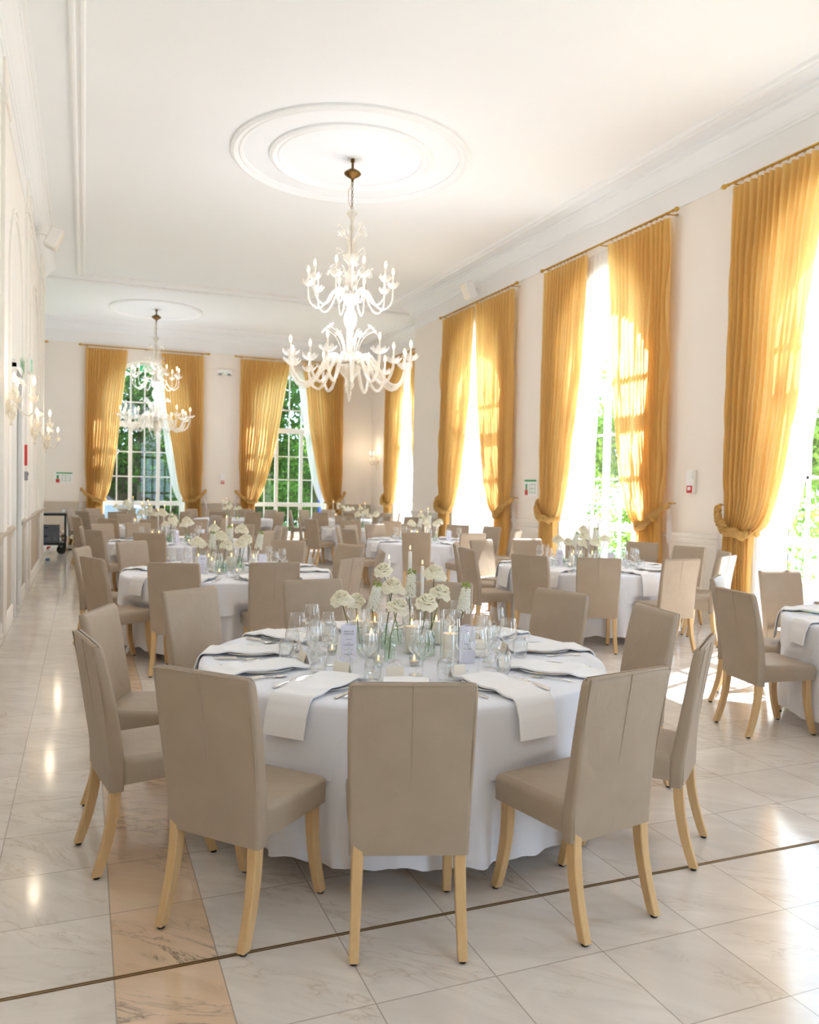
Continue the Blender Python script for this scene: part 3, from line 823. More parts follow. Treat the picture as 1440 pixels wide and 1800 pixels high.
def make_fork():
    t = thing('table_fork', 'fork', 'cutlery')
    g = G(); blade(g, [(-.10, .006, .004, .002), (-.09, .008, .005, .002), (-.03, .004, .008, .002), (.03, .0035, .008, .002), (.05, .011, .004, .002), (.058, .012, .003, .002)]); part('handle', g, M['silver'], t, angle=60)
    g = G()
    for x in (-.0095, -.0032, .0032, .0095): blade(g, [(.056, .0022, .003, .002), (.08, .002, .002, .0018), (.10, .001, .005, .001)])
    o = len(g.v) // 4
    for i in range(4):
        dx = (-.0095, -.0032, .0032, .0095)[i]; q = len(g.v) // 4
        for k in range(i * q, (i + 1) * q): g.v[k] = (g.v[k][0] + dx, g.v[k][1], g.v[k][2])
    part('tines', g, M['silver'], t)
    return t
KNIFE, SPOON, FORK = Proto(make_knife), Proto(make_spoon), Proto(make_fork)
def make_favour():
    t = thing('favour_bottle', 'favour', 'bottle')
    g = G(); g.lathe([(0, .001), (.018, .001), (.021, .006), (.021, .05), (.016, .062), (.009, .068), (.009, .080), (.011, .082)], 14); part('bottle', g, M['cut'], t, angle=None)
    g = G(); g.lathe([(.007, .078), (.0075, .086), (.011, .090), (.012, .112), (.009, .117), (0, .118)], 12); part('stopper', g, M['cut'], t, angle=None)
    g = G(); r = random.Random(3)
    for i in range(5):
        a = i * 1.256 + .3
        g.grid(lambda u, v: ((.012 + .030 * v) * cos(a + (u - .5) * 1.1 * v) , (.012 + .030 * v) * sin(a + (u - .5) * 1.1 * v), .066 + .012 * sin(pi * v) - .016 * v * (i % 2) + .004 * sin(8 * u)), 4, 5)
    part('organza_bow', g, M['organza'], t)
    return t
FAV = Proto(make_favour)
def make_place_card():
    t = thing('place_card', 'card', 'card')
    g = G(); w, h, d = .042, .060, .018
    g.add([(-w, -d, 0), (w, -d, 0), (w, 0, h), (-w, 0, h), (w, d, 0), (-w, d, 0)], [(0, 1, 2, 3), (3, 2, 4, 5)]); part('card', g, M['cream'], t, smooth=False)
    g = G()
    for x, l in ((-.010, .005), (-.004, .004), (.003, .007), (.010, .004)):
        g.add([(x, -d * .46 - .0006, h * .54), (x + .003, -d * .46 - .0006, h * .54), (x + .0035, -d * .40 - .0006, h * .54 + l), (x + .001, -d * .40 - .0006, h * .54 + l)], [(0, 1, 2, 3)])
    part('handwriting', g, M['ink'], t, smooth=False)
    return t
PCARD = Proto(make_place_card)
def text_obj(nm, body, size, mat, parent, loc, rot, align='CENTER', space=1.0):
    cu = bpy.data.curves.new(nm, 'FONT'); cu.body = body; cu.size = size; cu.align_x = align; cu.align_y = 'CENTER'; cu.space_line = space; cu.resolution_u = 3
    tmp = bpy.data.objects.new(nm, cu); COL.objects.link(tmp); bpy.context.view_layer.update()
    me = bpy.data.meshes.new_from_object(tmp.evaluated_get(bpy.context.evaluated_depsgraph_get()))
    bpy.data.objects.remove(tmp); bpy.data.curves.remove(cu); me.materials.clear(); me.materials.append(mat)
    o = link(nm, me, parent, loc); o.rotation_euler = rot; return o
def make_menu():
    """three sided standing card; faces: menu list, couple names, back"""
    t = thing('menu_card', 'menu', 'menu card'); h, s = .190, .082
    P = [(s / sqrt(3) * cos(radians(a)), s / sqrt(3) * sin(radians(a))) for a in (210, 330, 90)]
    g = G(); g.add([(x, y, 0) for x, y in P] + [(x, y, h) for x, y in P], [(0, 1, 4, 3), (1, 2, 5, 4), (2, 0, 3, 5)]); part('card', g, M['card'], t, smooth=False)
    yy = -s / sqrt(3) / 2 - .0006
    text_obj('menu_heading', 'MENU DE\nMARIAGE', .0115, M['ink'], t, (0, yy, h * .80), (pi / 2, 0, 0), space=1.1)
    g = G()
    for z, w in ((.62, .030), (.52, .016), (.485, .050), (.46, .044), (.38, .014), (.345, .044), (.27, .010), (.235, .034), (.215, .052), (.195, .020), (.12, .018), (.085, .030)):
        g.add([(-w / 2, yy, h * z - .0007), (w / 2, yy, h * z - .0007), (w / 2, yy, h * z + .0007), (-w / 2, yy, h * z + .0007)], [(0, 1, 2, 3)])
    part('menu_lines', g, M['ink'], t, smooth=False)
    for ang in (120, 240):
        a = radians(ang); nx, ny = cos(a - pi / 2), sin(a - pi / 2)
        text_obj('couple_names', 'Laura\n&\nCharles', .013, M['ink'], t, (nx * (-yy), ny * (-yy), h * .46), (pi / 2, 0, a), space=.95)
    return t
MENU = Proto(make_menu)

# candles, vases, flowers
def flame_g(z, s=1.0):
    g = G(); g.lathe([(0, z), (.0028 * s, z + .003 * s), (.0042 * s, z + .009 * s), (.0032 * s, z + .016 * s), (.0012 * s, z + .023 * s), (0, z + .027 * s)], 8); return g
def make_taper():
    t = thing('taper_candle', 'taper', 'candle')
    h = .30
    g = G(); g.lathe([(0, 0), (.011, 0), (.0105, h - .006), (.004, h), (0, h + .001)], 14); part('wax', g, M['taper'], t, angle=None)
    g = G(); g.tube([(0, 0, h), (.001, 0, h + .010)], .0009, 5); part('wick', g, M['wick'], t)
    part('flame', flame_g(h + .008, 1.0), M['flame'], t, angle=None); return t
def make_holder():
    t = thing('candlestick', 'candlestick', 'candlestick')
    g = G(); g.lathe([(0, .004), (.036, .002), (.038, .0), (.036, .006), (.010, .012), (.007, .03), (.009, .05), (.006, .10), (.007, .165)], 18); part('stand', g, M['cut'], t, angle=None)
    g = G(); g.lathe([(.007, .165), (.0135, .172), (.0135, .20), (.012, .20), (.0125, .176), (.0, .1745)], 16); part('cup', g, M['chrome'], t); return t
def make_pillar():
    t = thing('pillar_candle', 'pillar', 'candle')
    g = G(); g.lathe([(0, 0), (.032, 0), (.033, .003), (.033, .117), (.031, .122), (.018, .117), (0, .115)], 24); part('wax', g, M['wax'], t)
    g = G(); g.tube([(0, 0, .115), (.001, 0, .127)], .001, 5); part('wick', g, M['wick'], t)
    part('flame', flame_g(.124, 1.25), M['flame'], t, angle=None); return t
def make_cyl():
    return lathe_thing('cylinder_candle_vase', 'vase', [(.0005, .003), (.040, .003), (.043, .0), (.044, .004), (.044, .2), (.0432, .2005)], M['glass'], 28)
def make_tea():
    t = thing('tealight', 'tealight', 'candle')
    g = G(); g.lathe([(0, .002), (.024, .0), (.026, .004), (.026, .055), (.0248, .055), (.0245, .008), (0, .007)], 20); part('glass_cup', g, M['glass'], t, angle=None)
    g = G(); g.lathe([(0, .0075), (.022, .0075), (.022, .026), (0, .025)], 18); part('wax', g, M['wax'], t)
    part('flame', flame_g(.028, 1.1), M['flame'], t, angle=None); return t
def make_bud_vase():
    return lathe_thing('bud_vase', 'vase', [(.0005, .004), (.022, .003), (.027, .0), (.029, .006), (.029, .075), (.026, .085), (.014, .10), (.011, .108), (.011, .125), (.0165, .131), (.0155, .132), (.010, .126), (.0098, .108), (.012, .098), (.0245, .083), (.0275, .07), (.0275, .008)], M['vase'], 22)
TAPER, HOLD, PILLAR, CYL, TEA, BVASE = Proto(make_taper), Proto(make_holder), Proto(make_pillar), Proto(make_cyl), Proto(make_tea), Proto(make_bud_vase)
def rose_head(seed, R=.048):
    r = random.Random(seed); g = G()
    layers = [(3, .009, .060, 1), (3, .015, .059, 1), (4, .021, .056, 1), (4, .027, .051, 1), (5, .034, .043, 1), (5, .041, .033, 1), (6, .048, .021, 1)]
    for li, (n, rad, h, up) in enumerate(layers):
        for k in range(n):
            a0 = 2 * pi * (k + r.uniform(-.15, .15)) / n + li * 1.1
            wd = 2 * pi / n * 1.5; e = r.uniform(.92, 1.08); curl = r.uniform(.5, 1.5); tp = r.uniform(-.004, .004)
            def fn(u, v, a0=a0, wd=wd, rad=rad, h=h, e=e, li=li, curl=curl, tp=tp):
                c2 = abs(2 * u - 1)
                w = wd * (.30 + .70 * min(1, v * 1.6)) * sqrt(max(.02, 1 - (max(0, v - .62) / .40) ** 2.4))
                a = a0 + (u - .5) * w
                belly = sin(pi * min(1, v * 1.05) * .5) ** .7
                rr = .003 + (rad * e - .003) * belly
                z = h * (1 - (1 - v) ** 1.5) - .006 * c2 ** 3 * v + tp * v
                if v > .6:
                    q = (v - .6) / .4
                    rr += (.003 + .0015 * li) * curl * q * q; z -= .0022 * li * curl * q * q + .004 * q * c2 ** 2
                return (rr * cos(a), rr * sin(a), z)
            g.grid(fn, 6, 8)
    s = R / .052
    g.v = [(x * s, y * s, z * s) for x, y, z in g.v]
    return g
def make_rose(seed):
    """origin at the bottom of the bloom"""
    t = thing('white_rose', 'rose', 'flower')
    part('bloom', rose_head(seed), M['petal'], t, angle=None)
    g = G()
    for i in range(5):
        a = i * 1.257; g.grid(lambda u, v: ((.006 + .018 * v) * cos(a + (u - .5) * .5 * (1 - v)), (.006 + .018 * v) * sin(a + (u - .5) * .5 * (1 - v)), .004 - .006 * v), 2, 3)
    g.lathe([(0, -.008), (.005, -.006), (.008, .0), (.007, .008)], 8); part('sepals', g, M['stem'], t)
    return t
def make_spike():
    t = thing('white_stock_flower', 'stock', 'flower'); r = random.Random(9); g = G(); gb = G()
    for i in range(64):
        z = .005 + .125 * (i / 63) ** .95; a = i * 2.4; k = 1 - .55 * i / 63
        R = .019 * k + .004; c = Vector((R * cos(a), R * sin(a), z)); nrm = Vector((cos(a), sin(a), .35)).normalized()
        m = Matrix.Translation(c) @ nrm.to_track_quat('Z', 'Y').to_matrix().to_4x4()
        if i < 53:
            for j in range(5):
                b = j * 1.2566 + r.uniform(-.2, .2); L = .019 * (k * .5 + .5)
                g.grid(lambda u, v: ((.001 + L * v) * cos(b + (u - .5) * 1.15 * (v * 1.2 if v < .7 else .84 - (v - .7))), (.001 + L * v) * sin(b + (u - .5) * 1.15 * (v * 1.2 if v < .7 else .84 - (v - .7))), .005 * v - .004 * v * v), 2, 3, m)
        else: gb.lathe([(0, -.004), (.005, 0), (.0045, .005), (0, .010)], 6, (0, 0, 0), m)
    part('florets', g, M['petalw'], t); part('buds', gb, M['bud'], t)
    g = G(); g.tube([(0, 0, -.01), (0, 0, .13)], [.0022, .0012], 6); part('spike_stem', g, M['stem'], t)
    return t
ROSES = [Proto((lambda s: lambda: make_rose(s))(s)) for s in (1, 2, 3)]
SPIKE = Proto(make_spike)
def stem_for(fl, head, base, seed):
    """a curved stem as a part of the flower, in the flower's own frame"""
    mi = (Matrix.LocRotScale(fl.location, fl.rotation_euler, fl.scale)).inverted()
    h, b = Vector(head), Vector(base); mid = (h + b) / 2 + Vector((.006 * sin(seed), .006 * cos(seed), .02))
    flat = (h - b) * Vector((1, 1, 0)); flat = flat.normalized() if flat.length > 1e-4 else Vector((1, 0, 0))
    neck = Vector((b.x, b.y, ZTOP + .128)) + flat * .005
    pts = [h, h.lerp(neck, .35) + Vector((0, 0, -.004)), h.lerp(neck, .75), neck, Vector((b.x, b.y, ZTOP + .104)), Vector((b.x, b.y, ZTOP + .02)) - flat * .013]
    g = G(); g.tube([tuple(mi @ p) for p in pts], .0024, 6); part('stem', g, M['stem'], fl, angle=None)
HEADS = [('R', -.355, -.019, .335, 1, -.28, .05), ('R', -.224, .144, .298, .9, -.20, .16), ('S', -.173, .016, .245, 1, -.13, .10), ('R', -.031, .099, .372, 1.12, -.035, .175), ('R', -.034, .235, .452, .9, .065, .265),
         ('R', -.075, -.099, .295, 1, -.135, -.155), ('S', .102, .175, .290, 1, .12, .20), ('R', .075, -.131, .312, 1.05, .045, -.135), ('R', .195, -.035, .353, 1.0, .13, -.06), ('R', .222, .11, .440, 1.1, .21, .12), ('S', .318, -.075, .235, 1.05, .35, .05)]
TAP = [(.048, .37, .185), (.155, .31, .246), (.255, .36, .143)]
PIL = [(-.135, .385, .0), (-.055, .31, 0), (-.187, -.01, -.02), (.06, .03, .045), (.165, -.24, .05), (.29, .22, .01)]
TEAS = [(-.225, -.235), (-.045, -.27), (-.361, .119)]
def rotp(x, y, a): return (x * cos(a) - y * sin(a), x * sin(a) + y * cos(a))
WHERE_H = ['lowest at the menu card', 'behind the lowest bloom', 'tall spike at the menu card', 'large bloom in the middle', 'topmost bloom in the middle', 'low bloom in front', 'spike behind the tapers', 'low bloom beside the front pillar candle', 'bloom above the front pillar candle', 'tall bloom behind', 'drooping spike at the outer side']
def centrepiece(key, rot, n_fl, n_tap, n_pil, n_tea, n_menu):
    C, words, _ = TABLES[key]
    def P(x, y, z=0.0):
        a = rotp(x, y, rot); return (C[0] + a[0], C[1] + a[1], ZTOP + z)
    for i in range(n_fl):
        k, hx, hy, hz, s, bx, by = HEADS[i]
        hd = P(hx, hy, hz - (.032 if k == 'R' else .0)); bs = P(bx, by)
        d = Vector(hd) - Vector((bs[0], bs[1], ZTOP + .10)); tx = d.normalized()
        tilt = (max(-.5, min(.5, -tx.y)) + (.32 if k == 'R' else .1), max(-.45, min(.45, tx.x)))
        pr = SPIKE if k == 'S' else ROSES[i % 3]
        tilt = (.42 if k == 'R' else max(-.2, min(.2, -tx.y * .5)), max(-.3, min(.3, tx.x * .6)))
        # blooms face partly to their own side of the table
        f = pr.put(hd, i * 1.3 + rot if k == 'S' else 0.0, '%s, %s of %s' % ('white stock flower' if k == 'S' else 'ivory rose', WHERE_H[i], words), 'white flowers in bud vases', s * (1.13 if k == 'R' else 1.15) * (1.0 if key == 'T1' else 1.16), tilt)
        stem_for_new(f, hd, bs, i)
        BVASE.put(bs, 0, 'clear bud vase holding the %s (%s), %s' % ('stock' if k == 'S' else 'rose', WHERE_H[i], words) if False else 'green-tinted bud vase of the %s, %s' % (WHERE_H[i], words), 'bud vases')
    TW = ['shortest-standing', 'tallest', 'third']
    for i in range(n_tap):
        x, y, z = TAP[i]
        h = HOLD.put(P(x, y), 0, 'glass candlestick under the %s taper of %s' % (('first', 'tallest', 'last')[i], words), 'glass candlesticks', (.185, .246, .15)[i] / .185)
        TAPER.put(P(x, y, .1755 * ((.185, .246, .15)[i] / .185)), 0, '%s pale taper candle with a flame, %s' % (('first', 'tallest', 'last')[i], words), 'taper candles')
    PW = ['hindmost', 'second hindmost', 'front menu-side', 'middle', 'front', 'far outer']
    for i in range(n_pil):
        x, y, z = PIL[i]; sc = 1 + z * 3
        CYL.put(P(x, y), 0, 'clear glass cylinder round the %s pillar candle, %s' % (PW[i], words), 'glass cylinder vases', sc)
        PILLAR.put(P(x, y, .0078 * sc), i, '%s lit ivory pillar candle of %s' % (PW[i], words), 'pillar candles', sc)
    for i in range(n_tea):
        TEA.put(P(*TEAS[i]), 0, 'small lit tealight cup, %s of %s' % (('beside the low front bloom', 'below the front pillar candle', 'behind the menu card')[i], words), 'tealights')
    for i in range(n_menu):
        x, y, a = ((-.334, -.075, .12), (.245, -.275, 2.1))[i]
        MENU.put(P(x, y), a + rot - .30, ('lilac menu card headed MENU DE MARIAGE on %s' if i == 0 else 'lilac card with the couple names on %s') % words, 'folded menu cards')
def stem_for_new(f, hd, bs, seed):
    # a copied flower already carries the prototype's stem: drop it, every stem is bent its own way
    for c in list(kids(f)):
        if c.name.split('.')[0] == 'stem':
            KIDS[f.name].remove(c); bpy.data.objects.remove(c)
    stem_for(f, hd, bs, seed)
centrepiece('T1', 0, 11, 3, 6, 3, 2)
centrepiece('T2', .35, 11, 3, 5, 2, 2)
centrepiece('T3', 1.1, 9, 3, 3, 1, 2)
centrepiece('T5', -.5, 9, 2, 4, 2, 2)
centrepiece('T7', .1, 9, 2, 2, 1, 2)
centrepiece('T4', .7, 9, 3, 2, 1, 1)
centrepiece('T8', .4, 9, 2, 2, 1, 0)
centrepiece('T9', .2, 7, 2, 1, 0, 0)
centrepiece('T10', .9, 8, 2, 1, 1, 0)
centrepiece('T11', 1.8, 8, 2, 1, 0, 0)

t = thing('cream_box', 'two-tier cream box behind the couple names card on the large front table', 'box', (T1[0] + .362, T1[1] - .150, ZTOP), -.35)
g = G(); g.bbox((0, 0, .0215), (.128, .10, .043), .012); part('lower_tier', g, M['cream'], t)
g = G(); g.bbox((0, .004, .064), (.112, .085, .041), .006); part('upper_tier', g, M['cream'], t)
def place(key, level, napr=None):
    C, words, chairs = TABLES[key]; rr = random.Random(hash(key) % 1000 if False else sum(map(ord, key)))
    for i, (x, y, fa, pw) in enumerate(chairs):
        th = atan2(x - C[0], y - C[1])        # outward direction of this place
        w = '%s of %s' % (pw, words)
        rt = lambda lat, r, z=0.0: (C[0] + r * sin(th) + lat * cos(th), C[1] + r * cos(th) - lat * sin(th), ZTOP + z)
        PLATE.put(rt(0, .80), 0, 'clear glass plate %s' % w, 'glass plates')
        NAPS[i % 3].put(rt(0, .80), -th, 'white napkin draped over the edge %s' % w, 'folded napkins')
        if level >= 1:
            if level >= 2 or i % 2 == 0: WINE.put(rt(-.085, .56), 0, 'tall wine glass %s' % w, 'wine glasses')
            if level >= 1: TUMB.put(rt(.148, .612), 0, 'water tumbler %s' % w, 'water tumblers')
        if level >= 2:
            KNIFE.put(rt(-.166, .86, .001), -th + pi + rr.uniform(-.05, .05), 'table knife %s' % w, 'knives')
            FORK.put(rt(.164, .86, .001), -th + pi + rr.uniform(-.05, .05), 'table fork %s' % w, 'forks')
            FAV.put(rt(.05, .498), rr.uniform(0, 6), 'stoppered favour bottle with organza bow %s' % w, 'favour bottles')
        if level >= 3:
            WHITE.put(rt(-.055, .465), 0, 'smaller wine glass %s' % w, 'small wine glasses')
            SPOON.put(rt(-.192, .85, .001), -th + pi + rr.uniform(-.04, .04), 'dessert spoon %s' % w, 'spoons')
            PCARD.put(rt(.045, .565), -th, 'cream place card %s' % w, 'place cards')
place('T1', 3); place('T2', 2); place('T5', 2); place('T6', 2); place('T7', 1); place('T3', 1); place('T4', 0); place('T8', 1)
# ------------------------------------------------------------------ chandeliers and sconces
def dish(R, n=9, h=.075):
    g = G(); na = n * 6; rings = []
    for k in (0, .25, .5, .75, 1):
        ring = []
        for i in range(na):
            a = 2 * pi * i / na; w = cos(n * a)
            r = .014 + (R - .014) * k ** .8 * (1 + .10 * w * k)
            ring.append((r * cos(a), r * sin(a), h * k ** 1.6 + .018 * w * k * k))
        rings.append(ring)
    return g.loft(rings, True)
BULB = None
def glass_arm(parent, ang, z0, r0, reach, drop, tipz, rt, pan):
    """arm > drip_pan, candle_tube, bulb"""
    c, s = cos(ang), sin(ang)
    q = (reach - r0); CP = [(-.12, -.05), (0, 0), (.13, .22), (.30, .02), (.50, -.70), (.70, -1.0), (.88, -.82), (.985, -.38), (1.0, (tipz - z0) / drop), (1.0, (tipz - z0) / drop + .3)]
    CP = [(r0 + q * a, z0 + drop * b) for a, b in CP]; pts = []
    for i in range(1, len(CP) - 2):
        for k in range(4):
            t_ = k / 4; w = [.5 * (2 * CP[i][j] + (CP[i + 1][j] - CP[i - 1][j]) * t_ + (2 * CP[i - 1][j] - 5 * CP[i][j] + 4 * CP[i + 1][j] - CP[i + 2][j]) * t_ ** 2 + (3 * CP[i][j] - CP[i - 1][j] - 3 * CP[i + 1][j] + CP[i + 2][j]) * t_ ** 3) for j in (0, 1)]
            pts.append((w[0] * c, w[0] * s, w[1]))
    pts.append((reach * c, reach * s, tipz + .03))
    g = G(); g.tube(pts, [rt * (1 - .25 * i / len(pts)) for i in range(len(pts))], 10); a = part('arm', g, M['murano'], parent, angle=None)
    g = dish(pan); part('drip_pan', g, M['murano'], a, angle=None, loc=(reach * c, reach * s, tipz))
    g = G(); g.lathe([(.0, .0), (.011, .0), (.011, .17), (0, .17)], 10); part('candle_tube', g, M['wax'], a, loc=(reach * c, reach * s, tipz + .02))
    g = G(); g.lathe([(.008, .17), (.015, .19), (.019, .215), (.015, .24), (.006, .262), (0, .275)], 10); part('bulb', g, M['bulb'], a, angle=None, loc=(reach * c, reach * s, tipz + .02))
    return a
def plume(g, ang, z0, r0, h, out, w, flower=False):
    c, s = cos(ang), sin(ang); pts = []
    for i in range(13):
        k = i / 12
        r = r0 + out * (.25 * k + .75 * k ** 3); z = z0 + h * (k - .18 * k ** 4)
        pts.append((r * c, r * s, z))
    def fn(u, v):
        i = min(11, int(v * 12)); f = v * 12 - i
        p = Vector(pts[i]).lerp(Vector(pts[i + 1]), f); wd = w * sin(pi * min(1, .08 + .92 * v)) ** .7 * (1 + .12 * sin(v * 40))
        x = (u - .5) * 2 * wd
        return (p.x - s * x, p.y + c * x, p.z + .3 * abs(x))
    if flower:
        g.tube(pts, .006, 6)
        e = Vector(pts[-1]); m = Matrix.Translation(e) @ Vector((c * .7, s * .7, .7)).to_track_quat('Z', 'Y').to_matrix().to_4x4()
        for j in range(6):
            b = j * pi / 3
            g.grid(lambda u, v: ((.006 + .062 * v) * cos(b + (u - .5) * 1.0 * sin(pi * min(.9, .15 + .8 * v))), (.006 + .062 * v) * sin(b + (u - .5) * 1.0 * sin(pi * min(.9, .15 + .8 * v))), .03 * v - .02 * v * v), 4, 5, m)
    else: g.grid(fn, 4, 16)
def make_chandelier():
    # origin on the ceiling
    t = thing('glass_chandelier', 'chandelier', 'chandelier'); Z = ZC
    z = lambda a: a - Z
    g = G(); g.lathe([(0, z(6.30)), (.03, z(6.30)), (.03, z(6.26)), (.018, z(6.25)), (.018, z(6.17)), (.06, z(6.15)), (.115, z(6.11)), (.12, z(6.09)), (.10, z(6.07)), (.05, z(6.04)), (.02, z(6.02)), (.015, z(5.98)), (0, z(5.98))], 24)
    part('ceiling_canopy', g, M['brassd'], t)
    g = G(); m0 = 0
    for i in range(9):
        zz = z(5.97) - i * .044; R = .024
        q = [(R * .6 * cos(2 * pi * k / 10), 0, zz + R * sin(2 * pi * k / 10)) for k in range(11)]
        if i % 2: q = [(0, x, c) for x, y, c in q]
        g.tube(q, .0045, 5, False)
    part('chain', g, M['brassd'], t)
    g = G(); g.tube([(.012, .0, z(6.0)), (-.05, .02, z(5.85)), (-.045, .02, z(5.7)), (0, 0, z(5.58))], .004, 5); part('flex', g, M['brass'], t)
    g = G(); g.lathe([(.011, z(5.60)), (.011, z(3.0))], 10); part('core_rod', g, M['chrome'], t)
    g = G()
    prof = [(.012, 5.60), (.05, 5.58), (.075, 5.54), (.03, 5.47), (.022, 5.40), (.045, 5.34), (.022, 5.25), (.02, 5.05), (.03, 4.98), (.10, 4.95), (.13, 4.93), (.10, 4.88), (.05, 4.83), (.028, 4.78), (.05, 4.72), (.075, 4.66), (.05, 4.60), (.025, 4.56), (.025, 4.45), (.06, 4.41), (.13, 4.39), (.14, 4.36), (.10, 4.31), (.06, 4.25), (.05, 4.20), (.085, 4.12), (.095, 4.04), (.07, 3.95), (.035, 3.90), (.05, 3.85), (.03, 3.80), (.025, 3.55), (.06, 3.42), (.15, 3.40), (.17, 3.36), (.13, 3.28), (.075, 3.22), (.05, 3.17), (.075, 3.12), (.05, 3.07), (.02, 3.04), (.045, 3.01), (.02, 2.975), (.03, 2.955), (.012, 2.93), (.024, 2.905), (.008, 2.88), (0, 2.865)]
    g.lathe([(r, z(a)) for r, a in prof], 20); part('baluster', g, M['murano'], t, angle=None)
    for (a, r) in ((4.415, .13), (3.425, .15)):
        g = G(); g.lathe([(.02, z(a)), (r, z(a)), (r, z(a + .02)), (.02, z(a + .02))], 20); part('metal_collar', g, M['chrome'], t)
    for n, z0, r0, reach, drop, tip, rt, pan in ((8, 3.46, .13, .90, .36, 3.44, .027, .125), (8, 3.42, .13, .80, .32, 3.36, .025, .115), (10, 4.42, .11, .60, .22, 4.50, .015, .095)):
        for i in range(n):
            ang = 2 * pi * i / n + {.90: .05, .80: .44, .60: .2}[reach]
            glass_arm(t, ang, z(z0), r0, reach, drop, z(tip), rt, pan)
    for n, z0, r0, h, out, w, fl in ((9, 3.44, .08, .55, .20, .030, False), (7, 3.44, .10, .56, .26, 0, True), (7, 4.44, .07, .42, .14, .024, False), (6, 4.44, .08, .36, .24, 0, True), (6, 4.97, .05, .36, .13, .018, False), (4, 4.97, .06, .42, .16, 0, True)):
        for i in range(n):
            g = G(); plume(g, 2 * pi * i / n + z0, z(z0), r0, h, out, w, fl); part('glass_blossom' if fl else 'glass_leaf', g, M['murano'], t, angle=None)
    for i in range(6):        # curled tendrils
        a = i * pi / 3; g = G(); g.tube([((.10 + .14 * sin(k * 1.9)) * cos(a), (.10 + .14 * sin(k * 1.9)) * sin(a), z(4.95) + .10 * sin(k * 2.6) - .10 * k * k) for k in [j / 12 for j in range(15)]], .006, 6); part('tendril', g, M['murano'], t, angle=None)
    return t
CHAN = Proto(make_chandelier)
CHAN.put((3.50, 11.14, ZC), .1, 'large two-tier white blown-glass chandelier with lit candle bulbs in mid room', 'blown-glass chandeliers')
CHAN.put((1.76, 22.75, ZC), .5, 'smaller-looking glass chandelier hanging farther back before the end wall window', 'blown-glass chandeliers')
def make_sconce():
    # back on the wall at local x=0, reaching to +x
    t = thing('wall_sconce', 'sconce', 'wall lamp')
    g = G(); g.lathe([(0, 0), (.03, .002), (.075, .008), (.08, .016), (.05, .03), (.02, .04), (0, .042)], 18, (0, 0, 0), Matrix.Rotation(pi / 2, 4, 'Y')); g.lathe([(.0, -.22), (.02, -.20), (.012, -.16), (.03, -.12), (.045, -.07), (.02, -.02)], 14, (.05, 0, 0)); part('wall_plate', g, M['murano'], t, angle=None)
    for ang, rc in ((-1.15, .22), (0, .27), (1.15, .22)):
        glass_arm(t, ang, .0, .04, rc, .09, .05, .010, .06)
    for ang in (-.6, .6):
        g = G(); plume(g, ang, .02, .04, .30, .12, 0, True); part('glass_blossom', g, M['murano'], t, angle=None)
    return t
SCON = Proto(make_sconce)
SC = bpy.context.scene
SCON.put((XL + .042, 9.72, 2.46), 0, 'glass wall sconce nearest the side door', 'blown-glass wall sconces')
SCON.put((XL + .042, 14.1, 2.46), 0, 'middle glass wall sconce beyond the side door', 'blown-glass wall sconces')
SCON.put((XL + .042, 18.4, 2.46), 0, 'last glass wall sconce at the end of the side wall', 'blown-glass wall sconces')
SCON.put((XTR - .002, 24.75, 2.50), pi, 'small lit wall sconce in the far corner recess', 'blown-glass wall sconces')

# ------------------------------------------------------------------ things on the walls
def evac(mp, s, z, label, w=.50, h=.32):
    c = mp(s, -.004, z); lp = lambda a, d, b: tuple(Vector(mp(s + a, -.004 - d, z + b)) - Vector(c))
    t = thing('evacuation_sign', label, 'safety sign', c, 0, 'evacuation plans')
    def quad(nm, m, a0, a1, b0, b1, d):
        g = G(); v = [lp(a, e, b) for e in (d - .003, d) for a, b in ((a0, b0), (a1, b0), (a1, b1), (a0, b1))]
        g.add(v, [(0, 1, 2, 3), (4, 5, 6, 7), (0, 1, 5, 4), (1, 2, 6, 5), (2, 3, 7, 6), (3, 0, 4, 7)]); return part(nm, g, m, t, smooth=False)
    quad('board', M['plastic'], -w / 2, w / 2, -h / 2, h / 2, .004)
    quad('green_header', M['green'], -w * .40, w * .46, h * .36, h * .47, .0075)
    sg = 1 if mp is not mpR else -1
    quad('red_panel', M['red'], *sorted((sg * -w * .42, sg * -w * .22)), -h * .44, -h * .12, .0075)
    quad('green_figure', M['green'], *sorted((sg * -w * .38, sg * -w * .26)), -h * .10, h * .22, .0075)
    g = G()
    for a0, a1, b0, b1 in ((-.10, .36, .18, .20), (-.10, .36, -.30, -.28), (-.10, -.085, -.30, .2), (.345, .36, -.30, .2), (.10, .112, -.3, .2), (-.1, .36, -.06, -.045)):
        g.add([lp(sg * a * w, .008, b * h) for a, b in ((a0, b0), (a1, b0), (a1, b1), (a0, b1))], [(0, 1, 2, 3)])
    part('plan_drawing', g, M['green'], t, smooth=False); return t
evac(mpB, -.54, 1.80, 'green headed evacuation plan on the end wall above the black trolley')
evac(mpR, 13.35, 1.72, 'evacuation plan with green header between two right wall windows')
